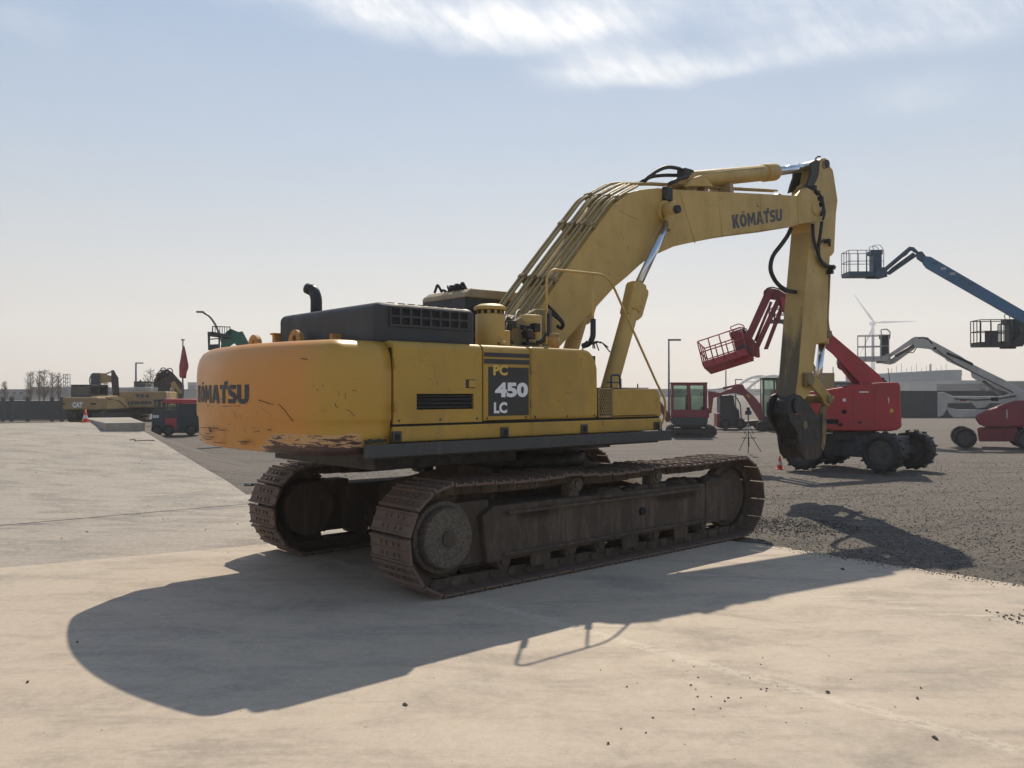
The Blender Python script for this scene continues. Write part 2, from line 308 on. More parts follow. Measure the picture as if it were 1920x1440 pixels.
# ------------------------------------------------------------ mesh helpers
COL = SC.collection
class MB:
    def __init__(s): s.v = []; s.f = []; s.sm = []
    def add(s, vs, fs, sm=False, mat=None):
        k = len(s.v)
        s.v += [tuple(mat @ Vector(v)) if mat else tuple(v) for v in vs]
        s.f += [tuple(k+i for i in f) for f in fs]; s.sm += [sm]*len(fs); return s
    def box(s, x0, x1, y0, y1, z0, z1, mat=None):
        x0, x1 = sorted((x0, x1)); y0, y1 = sorted((y0, y1)); z0, z1 = sorted((z0, z1))
        vs = [(x, y, z) for z in (z0, z1) for y in (y0, y1) for x in (x0, x1)]
        return s.add(vs, [(0, 2, 3, 1), (4, 5, 7, 6), (0, 1, 5, 4), (2, 6, 7, 3), (0, 4, 6, 2), (1, 3, 7, 5)], False, mat)
    def prism(s, poly, y0, y1, mat=None):
        """polygon in x,z pushed through y0..y1"""
        y0, y1 = sorted((y0, y1)); n = len(poly)
        ar = sum(poly[i][0]*poly[(i+1) % n][1]-poly[(i+1) % n][0]*poly[i][1] for i in range(n))
        if ar < 0: poly = poly[::-1]
        vs = [(p[0], y0, p[1]) for p in poly]+[(p[0], y1, p[1]) for p in poly]
        fs = [tuple(range(n)), tuple(range(2*n-1, n-1, -1))]+[(i, i+n, (i+1) % n+n, (i+1) % n) for i in range(n)]
        return s.add(vs, fs, False, mat)
    def prismz(s, poly, z0, z1, mat=None):
        n = len(poly)
        ar = sum(poly[i][0]*poly[(i+1) % n][1]-poly[(i+1) % n][0]*poly[i][1] for i in range(n))
        if ar < 0: poly = poly[::-1]
        vs = [(p[0], p[1], z0) for p in poly]+[(p[0], p[1], z1) for p in poly]
        fs = [tuple(range(n-1, -1, -1)), tuple(range(n, 2*n))]+[(i, (i+1) % n, (i+1) % n+n, i+n) for i in range(n)]
        return s.add(vs, fs, False, mat)
    def cyl(s, a, b, r0, r1=None, n=16, cap=True):
        r1 = r0 if r1 is None else r1; a, b = Vector(a), Vector(b); d = (b-a).normalized()
        u = d.orthogonal().normalized(); w = d.cross(u); vs = []
        for c, r in ((a, r0), (b, r1)):
            for i in range(n):
                t = 2*pi*i/n; vs.append(c+(u*cos(t)+w*sin(t))*r)
        s.add(vs, [(i, (i+1) % n, (i+1) % n+n, i+n) for i in range(n)], True)
        if cap:
            k = len(s.v)-2*n; s.f += [tuple(k+i for i in range(n-1, -1, -1)), tuple(k+n+i for i in range(n))]; s.sm += [False, False]
        return s
    def tube(s, pts, r, n=8, rnd=0):
        pts = [Vector(p) for p in pts]
        if rnd:
            q = [pts[0]]
            for i in range(1, len(pts)-1):
                a, b, c = pts[i-1], pts[i], pts[i+1]; m = min(rnd, (a-b).length*.48, (c-b).length*.48)
                p0 = b+(a-b).normalized()*m; p1 = b+(c-b).normalized()*m
                for t in (0, .25, .5, .75, 1): q.append(p0*(1-t)**2+b*2*t*(1-t)+p1*t*t)
            q.append(pts[-1]); pts = q
        u = None; vs = []
        for i, p in enumerate(pts):
            d = (pts[min(i+1, len(pts)-1)]-pts[max(i-1, 0)]).normalized()
            if u is None: u = d.orthogonal().normalized()
            u = (u-d*u.dot(d)).normalized(); w = d.cross(u)
            for j in range(n):
                t = 2*pi*j/n; vs.append(p+(u*cos(t)+w*sin(t))*r)
        fs = [(i*n+j, i*n+(j+1) % n, (i+1)*n+(j+1) % n, (i+1)*n+j) for i in range(len(pts)-1) for j in range(n)]
        m = len(pts)
        k = len(s.v); s.add(vs, fs, True)
        s.f += [tuple(k+j for j in range(n-1, -1, -1)), tuple(k+(m-1)*n+j for j in range(n))]; s.sm += [False, False]
        return s
    def build(s, name, mat, parent=None, bevel=0, mats=None, mi=None, seg=2):
        me = bpy.data.meshes.new(name); me.from_pydata(s.v, [], s.f); me.polygons.foreach_set('use_smooth', s.sm)
        me.materials.append(M[mat] if isinstance(mat, str) else mat)
        if mats:
            for q in mats: me.materials.append(M[q])
            me.polygons.foreach_set('material_index', mi)
        me.update(); o = bpy.data.objects.new(name, me); COL.objects.link(o)
        if parent: o.parent = parent
        if bevel:
            b = o.modifiers.new('bevel', 'BEVEL'); b.width = bevel; b.segments = seg; b.limit_method = 'ANGLE'; b.angle_limit = radians(40); b.harden_normals = False
        return o
def tag(o, label=None, cat=None, group=None, kind=None):
    if label: o['label'] = label
    if cat: o['category'] = cat
    if group: o['group'] = group
    if kind: o['kind'] = kind
    return o
def thing(name, label, cat, loc=(0, 0, 0), rz=0, group=None):
    o = bpy.data.objects.new(name, None); COL.objects.link(o); o.location = loc; o.rotation_euler = (0, 0, rz); o.empty_display_size = .3
    return tag(o, label, cat, group)
def ray(u, v):
    a = (u-960)/FPX; b = (720-v)/FPX; s, c = sin(PIT), cos(PIT)
    return Vector((a, c-b*s, s+b*c))
class Fr:
    """a thing's own frame on the ground: x forward, y left, z up; turns a bearing seen from the eye into a point of one of its planes"""
    def __init__(s, x, y, yaw, z=0):
        s.o = Vector((x, y, z)); s.yaw = yaw; s.f = Vector((cos(yaw), sin(yaw), 0)); s.l = Vector((-sin(yaw), cos(yaw), 0))
    def y(s, u, v, y):
        d = ray(u, v); C = Vector((0, 0, EYE)); t = ((s.o-C).dot(s.l)+y)/d.dot(s.l); p = C+d*t-s.o
        return Vector((p.dot(s.f), y, p.z))
    def x(s, u, v, x):
        d = ray(u, v); C = Vector((0, 0, EYE)); t = ((s.o-C).dot(s.f)+x)/d.dot(s.f); p = C+d*t-s.o
        return Vector((x, p.dot(s.l), p.z))
    def xz(s, pts, y): return [(p.x, p.z) for p in (s.y(u, v, y) for u, v in pts)]
    def thing(s, name, label, cat, group=None): return thing(name, label, cat, tuple(s.o), s.yaw, group)
def gnd(u, v, z=0):
    d = ray(u, v); t = (z-EYE)/d.z; return Vector((0, 0, EYE))+d*t
def at(u, v, Y):
    d = ray(u, v); return Vector((0, 0, EYE))+d*(Y/d.y)
def text_mesh(txt, bold=.03, res=3, spacing=1.0):
    c = bpy.data.curves.new('t', 'FONT'); c.body = txt; c.offset = bold; c.resolution_u = res; c.size = 1; c.space_character = spacing
    o = bpy.data.objects.new('t', c); COL.objects.link(o); dg = bpy.context.evaluated_depsgraph_get(); dg.update()
    me = bpy.data.meshes.new_from_object(o.evaluated_get(dg)); bpy.data.objects.remove(o)
    bm = bmesh.new(); bm.from_mesh(me); bmesh.ops.triangulate(bm, faces=bm.faces[:])
    vs = [v.co.copy() for v in bm.verts]; fs = [tuple(v.index for v in f.verts) for f in bm.faces]; bm.free()
    x0 = min(v.x for v in vs); x1 = max(v.x for v in vs); y0 = min(v.y for v in vs); y1 = max(v.y for v in vs)
    return [((v.x-x0)/(x1-x0), (v.y-y0)/(y1-y0)) for v in vs], fs
def lettering(name, txt, fn, mat, parent, bold=.03, spacing=1.0, ticks=(), sub=False):
    """fn(s,t) -> point, s,t in 0..1 across and up"""
    vs, fs = text_mesh(txt, bold, 3, spacing); vs = [tuple(fn(a, b)) for a, b in vs]; fs = list(fs)
    for (s0, t0, w, h) in ticks:
        k = len(vs); vs += [tuple(fn(s0, t0)), tuple(fn(s0+w, t0+h*.3)), tuple(fn(s0+w, t0+h)), tuple(fn(s0, t0+h))]; fs.append((k, k+1, k+2, k+3))
    b = MB(); b.add(vs, fs); return b.build(name, mat, parent)

HEAVY = {
 'K': (.95, [(0, 0), (0, 1), (.36, 1), (.36, .64), (.60, 1), (1, 1), (.68, .54), (1, 0), (.60, 0), (.36, .40), (.36, 0)], None),
 'O': (1.0, [(.5+.5*cos(2*pi*i/20+pi/20), .5+.5*sin(2*pi*i/20+pi/20)) for i in range(20)], [(.5+.15*cos(2*pi*i/14), .5+.26*sin(2*pi*i/14)) for i in range(14)]),
 'M': (1.2, [(0, 0), (.04, 1), (.30, 1), (.5, .55), (.70, 1), (.96, 1), (1, 0), (.75, 0), (.73, .55), (.56, .15), (.44, .15), (.27, .55), (.25, 0)], None),
 'A': (1.1, [(0, 0), (.30, 1), (.70, 1), (1, 0), (.69, 0), (.64, .18), (.36, .18), (.31, 0)], [(.5, .72), (.43, .38), (.57, .38)]),
 'T': (.85, [(.31, 0), (.31, .76), (0, .76), (0, 1), (1, 1), (1, .76), (.69, .76), (.69, 0)], None),
 'S': (.85, [(0, .02), (.75, 0), (.94, .10), (1, .26), (1, .40), (.86, .55), (.42, .66), (.36, .71), (.42, .77), (.94, .77), (.94, .98), (.25, 1), (.06, .90), (0, .74), (0, .60), (.14, .45), (.58, .34), (.64, .28), (.58, .23), (0, .25)], None),
 'U': (1.0, [(0, 1), (0, .28), (.10, .10), (.28, 0), (.72, 0), (.90, .10), (1, .28), (1, 1), (.66, 1), (.66, .32), (.60, .24), (.40, .24), (.34, .32), (.34, 1)], None)}
def heavy_lettering(name, txt, fn, mat, parent, ticks=(), gap=.06):
    tw = sum(HEAVY[c][0]+gap for c in txt)-gap; x = 0; bm = bmesh.new()
    def loop(pts): vs = [bm.verts.new((a, b, 0)) for a, b in pts]; return [bm.edges.new((vs[i], vs[(i+1) % len(vs)])) for i in range(len(vs))]
    for c in txt:
        w_, o_, h_ = HEAVY[c]; f = lambda P: [((x+p[0]*w_)/tw, p[1]) for p in P]
        ed = loop(f(o_))+(loop(f(h_)) if h_ else []); bmesh.ops.triangle_fill(bm, edges=ed, use_beauty=True); x += w_+gap
    for (s0, t0, w, h) in ticks: bmesh.ops.triangle_fill(bm, edges=loop([(s0, t0), (s0+w, t0+h*.25), (s0+w*.9, t0+h), (s0-w*.1, t0+h*.7)]))
    bmesh.ops.subdivide_edges(bm, edges=bm.edges[:], cuts=1); bmesh.ops.triangulate(bm, faces=bm.faces[:]); bm.verts.index_update()
    b = MB(); b.add([tuple(fn(v.co.x, v.co.y)) for v in bm.verts], [tuple(v.index for v in f.verts) for f in bm.faces]); bm.free(); return b.build(name, mat, parent)
# ============================================================ the large excavator
YAW = radians(41.4); E = Fr(.13, 10.01, YAW)
X = E.thing('crawler_excavator', 'large yellow and orange crawler excavator parked on the concrete slab with its boom raised', 'excavator')

# ---- crawlers
GA, HW, LX, RO = 1.278, .306, 2.235, .505
ZC = RO
def track_path():
    r = RO-.028; pts = []; n = 400
    arc = pi*r; tot_ = 2*(2*LX)+2*arc
    def pos(s):
        s %= tot_
        if s < 2*LX: return LX-s, ZC-r, 0, -1
        s -= 2*LX
        if s < arc:
            a = -pi/2-s/r; return -LX+r*cos(a), ZC+r*sin(a), cos(a), sin(a)
        s -= arc
        if s < 2*LX:
            x = -LX+s; sag = -.035*abs(sin(pi*(s/(2*LX))*3))*sin(pi*s/(2*LX)); return x, ZC+r+sag, 0, 1
        s -= 2*LX; a = pi/2-s/r; return LX+r*cos(a), ZC+r*sin(a), cos(a), sin(a)
    return pos, tot_
POS, TL = track_path(); NSH = 52; PITCH = TL/NSH
def shoe_mb():
    b = MB(); h = PITCH/2-.007
    b.add([(-h, -HW, -.011), (h, -HW, -.011), (h, HW, -.011), (-h, HW, -.011), (-h, -HW, .009), (h, -HW, .009), (h, HW, .009), (-h, HW, .009)],
          [(3, 2, 1, 0), (4, 5, 6, 7), (0, 1, 5, 4), (1, 2, 6, 5), (2, 3, 7, 6), (3, 0, 4, 7)])
    for gx, gh in ((-h+.012, .030), (0, .026), (h-.012, .030)):
        for (ya, yb) in ((-HW, HW),):
            b.add([(gx-.013, ya, .009), (gx+.013, ya, .009), (gx+.006, ya+.01, gh), (gx-.006, ya+.01, gh), (gx-.013, yb, .009), (gx+.013, yb, .009), (gx+.006, yb-.01, gh), (gx-.006, yb-.01, gh)],
                  [(0, 1, 2, 3), (7, 6, 5, 4), (1, 5, 6, 2), (0, 3, 7, 4), (3, 2, 6, 7)])
    for sx_ in (-1, 1):
        for y in (-.135, -.055, .055, .135): b.box(sx_*.048-.016, sx_*.048+.016, y-.016, y+.016, .009, .024)
    return b
shoe_me = None
def mudlump(b, rng, x, y, z, r):
    vs = []; 
    for i in range(5):
        for j in range(8):
            th = pi/2*i/4; ph = 2*pi*j/8; k = r*rng.uniform(.75, 1.2); vs.append((x+k*cos(th)*cos(ph)*1.5, y+k*cos(th)*sin(ph), z+k*sin(th)*.6))
    b.add(vs, [(i*8+j, i*8+(j+1) % 8, (i+1)*8+(j+1) % 8, (i+1)*8+j) for i in range(4) for j in range(8)], False)
for side in (-1, 1):
    cy = side*GA; rng = random.Random(side+5)
    ch = MB()
    for i in range(NSH):
        x, z, nx, nz = POS((i+.5)*PITCH)
        t = Vector((nz, 0, -nx)); nrm = Vector((nx, 0, nz)); m = Matrix((( t.x, 0, nrm.x, x), (0, 1, 0, cy), (t.z, 0, nrm.z, z), (0, 0, 0, 1)))
        for yy in (-.10, .10):
            ch.box(-PITCH*.56, PITCH*.56, yy-.018, yy+.018, -.105, -.012, m)
        ch.cyl(m @ Vector((PITCH*.5, -.14, -.065)), m @ Vector((PITCH*.5, .14, -.065)), .03, n=8)
    ct = ch.build('track_chain', 'mud', X)
    for i in range(NSH):
        x, z, nx, nz = POS((i+.5)*PITCH)
        t = Vector((nz, 0, -nx)); nrm = Vector((nx, 0, nz))
        if shoe_me is None:
            o = shoe_mb().build('track_shoe', 'shoe', ct); shoe_me = o.data
        else:
            o = bpy.data.objects.new('track_shoe', shoe_me); COL.objects.link(o); o.parent = ct
        j = rng.uniform(-.02, .02)
        o.matrix_local = Matrix(((t.x, 0, nrm.x, x), (0, 1, 0, cy), (t.z, 0, nrm.z, z), (0, 0, 0, 1))) @ Matrix.Rotation(j, 4, 'Y')
    # wheels inside the chain
    sp = MB()
    for k in range(24):
        a = 2*pi*k/24; sp.box(-.03, .03, -.035, .035, .34, .41, Matrix.Translation((-LX, cy, ZC)) @ Matrix.Rotation(a, 4, 'Y'))
    sp.cyl((-LX, cy-.05, ZC), (-LX, cy+.05, ZC), .375, n=32); sp.build('sprocket', 'mud', X)
    yo = cy+side*.18
    fd = MB(); fd.cyl((-LX, cy, ZC), (-LX, cy+side*.13, ZC), .335, .325, 36); fd.cyl((-LX, cy+side*.13, ZC), (-LX, cy+side*.215, ZC), .29, .265, 36)
    hub = fd.build('final_drive', 'driedmud', X, .012)
    fi = MB(); fi.cyl((-LX, cy-side*.20, ZC), (-LX, cy, ZC), .30, .34, 32); fi.box(-LX-.05, -1.7, cy-.12, cy+.12, .22, .80); fi.build('drive_housing', 'mud', X, .01)
    cp = MB(); cp.cyl((-LX, cy+side*.215, ZC), (-LX, cy+side*.235, ZC), .075, n=20); cp.build('hub_cap', 'mud', hub)
    idl = MB(); idl.cyl((LX, cy-.06, ZC), (LX, cy+.06, ZC), .375, n=36); idl.cyl((LX, cy-.11, ZC), (LX, cy+.11, ZC), .31, n=36); idl.cyl((LX, cy-.2, ZC), (LX, cy+.2, ZC), .09)
    idl.build('idler_wheel', 'mud', X)
    # side frame
    if side < 0:
        ya, yb = cy-.215, cy+.2
    else:
        ya, yb = cy-.2, cy+.215
    fr = MB(); fr.prism([(-1.78, .22), (-1.84, .66), (-1.70, .745), (1.55, .72), (1.62, .70), (1.62, .24)], ya+.012, yb-.012)
    sf = fr.build('track_frame', 'mud', X, .015)
    yk = MB(); yk.prism([(1.60, .24), (1.60, .735), (1.72, .755), (2.10, .73), (2.14, .60), (2.14, .34), (2.02, .24)], ya-.004, ya+.06); yk.prism([(1.60, .24), (1.60, .735), (1.72, .755), (2.10, .73), (2.14, .60), (2.14, .34), (2.02, .24)], yb-.06, yb+.004)
    yk.build('idler_yoke', 'mud', sf, .01)
    out_y = cy+side*.215
    rib = MB(); rib.box(-1.55, 1.5, out_y-.03, out_y+.012, .655, .685); rib.box(-1.6, 1.55, out_y-.03, out_y+.014, .27, .30); rib.build('frame_rib', 'mud', sf, .004)
    ho = MB(); ho.cyl((.42, out_y-.02, .50), (.42, out_y+.004*side, .50), .045, n=20); ho.build('frame_hole', 'gap', sf)
    for (xa, xb, za) in ((-1.35, -1.0, .60), (.7, 1.35, .585)): st = MB(); st.box(xa, xb, out_y-.02, out_y+.02*side, za, za+.04); st.build('step_bar', 'mud', sf, .006)
    for k in range(8):
        x = -1.55+k*.447; rl = MB(); rl.cyl((x, cy-.17, .215), (x, cy+.17, .215), .085, n=16); rl.cyl((x, cy-.2, .215), (x, cy+.2, .215), .05, n=12)
        rl.build('track_roller', 'mud', sf)
        if k in (1, 4, 6):
            for sy in (-1, 1): gd = MB(); gd.box(x-.13, x+.13, cy+sy*.185, cy+sy*.205, .12, .27); gd.build('roller_guard', 'mud', sf)
    for x in (-.55, .75):
        cr = MB(); cr.cyl((x, cy-.02, .86), (x, cy+side*.17, .86), .075, n=18); cr.cyl((x, cy+side*.17, .86), (x, cy+side*.19, .86), .05, n=18)
        cr.box(x-.07, x+.07, cy-.12, cy-.0, .72, .86); cr.build('carrier_roller', 'driedmud' if side < 0 else 'mud', sf)
    md = MB()
    for k in range(34): mudlump(md, rng, rng.uniform(-.2, 2.0), cy+rng.uniform(-.15, .15), .70, rng.uniform(.05, .14))
    mo = md.build('caked_mud', 'mud', sf)
# carbody
cb = MB(); cb.box(-.75, .75, -.75, .75, .50, .96)
for sx_ in (-1, 1):
    for sy in (-1, 1):
        cb.add([(sx_*.2, sy*.3, .48), (sx_*.75, sy*.3, .48), (sx_*1.35, sy*1.08, .34), (sx_*.85, sy*1.08, .34), (sx_*.2, sy*.3, .98), (sx_*.75, sy*.3, .98), (sx_*1.35, sy*1.08, .72), (sx_*.85, sy*1.08, .72)],
               [(0, 1, 2, 3), (4, 5, 6, 7), (0, 1, 5, 4), (1, 2, 6, 5), (2, 3, 7, 6), (3, 0, 4, 7)])
cb.build('carbody', 'mud', X, .01)
sw = MB(); sw.cyl((0, 0, .94), (0, 0, 1.10), .74, n=48); sw.cyl((0, 0, 1.10), (0, 0, 1.20), .68, n=48); sw.build('swing_ring', 'darksteel', X)

# ---- revolving frame and skirt
rf = MB(); rf.box(-2.86, .85, -1.38, 1.38, 1.235, 1.36); rf.box(-2.6, 1.1, -.42, .42, 1.12, 1.30); rf.box(-2.7, -1.0, -1.0, 1.0, 1.10, 1.24); rf.build('revolving_frame', 'darksteel', X, .01)
def strip(b, pts, z0, z1, th):
    """thin band standing along a plan polyline (outside to the right of travel)"""
    n = len(pts); vs = []
    for i, p in enumerate(pts):
        a = pts[max(i-1, 0)]; c = pts[min(i+1, n-1)]; dx, dy = c[0]-a[0], c[1]-a[1]; l = math.hypot(dx, dy); nx, ny = dy/l, -dx/l
        for q, z in ((0, z0), (th, z0), (th, z1), (0, z1)): vs.append((p[0]-nx*q, p[1]-ny*q, z))
    fs = [(i*4+j, i*4+(j+1) % 4, (i+1)*4+(j+1) % 4, (i+1)*4+j) for i in range(n-1) for j in range(4)]+[(3, 2, 1, 0), ((n-1)*4, (n-1)*4+1, (n-1)*4+2, (n-1)*4+3)]
    b.add(vs, fs)
RT = 3.669; HWB = 1.448
def cw_outline(n=56, full=True):
    """plan of the counterweight from the right side round the tail to the left side"""
    rc = .20; cx = -math.sqrt((RT-rc)**2-(HWB-rc)**2); cyc = -(HWB-rc)
    a1 = math.atan2(cyc, cx)        # direction where tail arc meets the corner
    pts = [(-2.815, -HWB), (-2.95, -HWB), (-3.05, -HWB)]
    for k in range(9):
        a = -pi/2+(a1+2*pi-(-pi/2)-2*pi)*(k/8) if False else None
    s0 = -pi/2; s1 = a1
    if s1 > 0: s1 -= 2*pi
    for k in range(9):
        a = s0+(s1-s0)*k/8; pts.append((cx+rc*cos(a), cyc+rc*sin(a)))
    half = []
    for k in range(1, n//2+1):
        a = s1+(-pi-s1)*k/(n//2); half.append((RT*cos(a), RT*sin(a)))
    pts += half
    return pts+[(p[0], -p[1]) for p in pts[-2::-1]]
OUT = cw_outline()
def inset(pts, d):
    r = []; n = len(pts)
    for i, p in enumerate(pts):
        a = pts[max(i-1, 0)]; c = pts[min(i+1, n-1)]; dx, dy = c[0]-a[0], c[1]-a[1]; l = math.hypot(dx, dy) or 1
        nx, ny = -dy/l, dx/l        # outward
        # travelling from the right side round the tail: outward is on the left hand
        r.append((p[0]+nx*d*-1*-1*(-1), p[1]+ny*d*(-1)) if True else None)
    return r
def loft(b, rings, close=True):
    n = len(rings[0]); vs = [p for r in rings for p in r]
    fs = [(k*n+i, k*n+(i+1) % n, (k+1)*n+(i+1) % n, (k+1)*n+i) for k in range(len(rings)-1) for i in range(n)]
    b.add(vs, fs, True)
    k0 = len(b.v)-len(vs); b.f += [tuple(k0+i for i in range(n-1, -1, -1)), tuple(k0+(len(rings)-1)*n+i for i in range(n))]; b.sm += [False, False]
def out_dir():
    p, q = OUT[20], OUT[21]; dx, dy = q[0]-p[0], q[1]-p[1]; l = math.hypot(dx, dy); nx, ny = -dy/l, dx/l
    return 1 if (nx*p[0]+ny*p[1]) > 0 else -1
SG = out_dir()
def ring(d, z):
    r = []; n = len(OUT)
    for i, p in enumerate(OUT):
        a = OUT[max(i-1, 0)]; c = OUT[min(i+1, n-1)]; dx, dy = c[0]-a[0], c[1]-a[1]; l = math.hypot(dx, dy)
        nx, ny = -dy/l*SG, dx/l*SG; x, y = p[0]-nx*d, p[1]-ny*d
        if i in (0, n-1): x = -2.815
        r.append((x, y, z))
    return r
cw = MB()
PROF = [(.10, 1.285), (.045, 1.30), (.03, 1.34), (.022, 1.50), (.018, 1.555), (.004, 1.572), (.0, 1.60), (0, 1.80), (0, 1.98), (.008, 2.07), (.025, 2.14), (.06, 2.20), (.12, 2.237), (.20, 2.25)]
loft(cw, [ring(d, z) for d, z in PROF])
CW = cw.build('counterweight', 'cw', X)
sk = MB()
strip(sk, [(.98, -1.40), (.90, -1.475)]+[(x, -1.475) for x in (-.5, -1.6, -2.6)]+[(-2.95, -1.472), (-3.10, -1.462)], 1.262, 1.375, .05)
sk.build('skirt_bumper', 'skirt', X, .008)
skl = MB(); skl.box(-3.0, .95, 1.42, 1.47, 1.262, 1.375); skl.build('skirt_bumper', 'skirt', X, .008)
# lifting eyes on the counterweight
def eye(b, x, y, z, r, th, along='y'):
    n = 14; o_ = [(r*cos(pi*k/n), r*sin(pi*k/n)) for k in range(n+1)]; o_ = [(r, -.08)]+o_+[(-r, -.08)]
    i_ = [(r*.30*cos(2*pi*k/16), r*.30*sin(2*pi*k/16)+r*.28) for k in range(16)]
    bm = bmesh.new(); 
    vo = [bm.verts.new((0, a, c)) for a, c in o_]; vi = [bm.verts.new((0, a, c)) for a, c in i_]
    eo = [bm.edges.new((vo[k], vo[(k+1) % len(vo)])) for k in range(len(vo))]; ei = [bm.edges.new((vi[k], vi[(k+1) % 16])) for k in range(16)]
    bmesh.ops.triangle_fill(bm, edges=eo+ei, use_beauty=True)
    g = bmesh.ops.extrude_face_region(bm, geom=bm.faces[:]); bmesh.ops.translate(bm, verts=[e for e in g['geom'] if isinstance(e, bmesh.types.BMVert)], vec=(th, 0, 0))
    bmesh.ops.recalc_face_normals(bm, faces=bm.faces[:])
    mt = Matrix.Translation((x, y, z)) @ (Matrix.Identity(4) if along == 'y' else Matrix.Rotation(pi/2, 4, 'Z'))
    bm.verts.index_update(); b.add([v.co for v in bm.verts], [tuple(v.index for v in f.verts) for f in bm.faces], False, mt); bm.free()
for (u, v, x_) in ((474, 638, -3.0), (551, 630, -3.0)):
    p = E.x(u, v, x_); b = MB(); eye(b, p.x+.0, p.y, 2.285, .125, .05); b.build('lifting_eye', 'rustpaint', CW, .004)
b = MB(); p = E.x(629, 630, -2.95); b.box(p.x-.05, p.x+.05, p.y-.02, p.y+.02, 2.24, 2.335); b.build('lifting_lug', 'rustpaint', CW, .005)
# name in dark navy letters round the tail
def cw_x(y):
    return -math.sqrt(RT*RT-y*y)
yA = E.x(369, 740, -3.55).y; yB = E.x(475, 740, -3.6).y; yA = min(yA, 1.12)
zb = E.x(475, 760, -3.62).z; zt = E.x(475, 717, -3.62).z
ytab = [E.x(368+107*k/20, 740, -3.6) for k in range(21)]
def cwfn(s, t):
    y = yA+(yB-yA)*s
    x = cw_x(y)-.004; return (x, y, zb+.012+(zt-.030-zb)*t)
KT = ((.20, 1.04, .05, .15), (.685, .98, .05, .24))
nm = heavy_lettering('name_lettering', 'KOMATSU', cwfn, 'decal_navy', CW, KT)

# ---- right-hand body panels
ZT = 2.252; YS = -HWB
seams = [-2.80, -1.815, -1.215, -.235]
ls = MB(); ls.box(-2.80, .815, YS, YS+.5, 1.378, 1.515); LS = ls.build('lower_side_panel', 'yellow', X, .012)
b = MB(); b.box(-2.79, .8, YS+.02, YS+.4, 1.51, 1.54); b.build('panel_gap', 'gap', X)
b = MB(); b.box(-2.80, -.25, YS+.03, -.62, 1.50, 2.19); b.box(-2.80, -1.75, -.62, 1.40, 1.36, 2.2); b.build('machinery_bay', 'gap', X)
def side_profile(y0, y1, zt, zb_, r=.07):
    """section in y,z with the top outer edge rounded"""
    p = [(y1, zb_), (y0, zb_), (y0, zt-r)]
    for k in range(1, 7): a = pi/2*k/6; p.append((y0+r-r*cos(a), zt-r+r*sin(a)))
    p.append((y1, zt)); return p
def xprism(b, poly, x0, x1):
    n = len(poly); vs = [(x0, p[0], p[1]) for p in poly]+[(x1, p[0], p[1]) for p in poly]
    b.add(vs, [tuple(range(n)), tuple(range(2*n-1, n-1, -1))]+[(i+n, i, (i+1) % n, (i+1) % n+n) for i in range(n)], False)
def panel(name, x0, x1, z0, vent=None):
    b = MB(); 
    if not vent: xprism(b, side_profile(YS, YS+.09, ZT, z0), x0, x1)
    else:
        vx0, vx1, vz0, vz1 = vent
        xprism(b, side_profile(YS, YS+.09, ZT, vz1), x0, x1); b.box(x0, x1, YS, YS+.09, z0, vz0); b.box(x0, vx0, YS, YS+.09, vz0, vz1); b.box(vx1, x1, YS, YS+.09, vz0, vz1)
    return b.build(name, 'yellow', X, .006 if not vent else 0)
gp = .007
D1 = panel('side_door', seams[0]+gp, seams[1]-gp, 1.535, (-2.555, -1.92, 1.655, 1.795))
D2 = panel('side_door', seams[1]+gp, seams[2]-gp, 1.545)
# last panel with its big rounded front shoulder
b = MB(); r = .20; x1_ = seams[3]; pl = [(seams[2]+gp, 1.535), (seams[2]+gp, ZT)]
for k in range(9): a = pi/2-pi/2*k/8*.85; pl.append((x1_-r+r*cos(a)*1.0, ZT-r*1.3+r*1.3*sin(a)))
pl += [(x1_+.0, ZT-.55), (x1_, 1.535)]
b.prism(pl, YS, YS+.55); D3 = b.build('side_door', 'yellow', X, .035, seg=3)
top = MB(); top.box(-2.80, -1.83, -1.36, 1.40, 2.205, 2.244); top.box(-1.81, -.45, -1.37, -.62, 2.205, 2.246); top.build('deck_cover', 'yellow', X)
# louvre
for k in range(4):
    z = 1.672+k*.034; b = MB(); b.add([(-2.55, YS+.008, z), (-1.925, YS+.008, z), (-1.925, YS+.05, z+.026), (-2.55, YS+.05, z+.026), (-2.55, YS+.012, z-.004), (-1.925, YS+.012, z-.004), (-1.925, YS+.054, z+.022), (-2.55, YS+.054, z+.022)],
        [(0, 1, 2, 3), (7, 6, 5, 4), (0, 4, 5, 1), (3, 2, 6, 7), (0, 3, 7, 4), (1, 5, 6, 2)]); b.build('louvre_slat', 'skirt', D1)
b = MB(); b.box(-2.56, -1.915, YS+.075, YS+.085, 1.65, 1.80); b.build('louvre_back', 'gap', D1)
b = MB(); b.box(-2.012, -1.905, YS-.006, YS+.01, 1.846, 1.925); lt = b.build('door_latch', 'hood', D1, .004)
b = MB(); b.box(-1.985, -1.912, YS-.016, YS-.004, 1.853, 1.918); b.build('latch_plate', 'yellow', lt, .003)
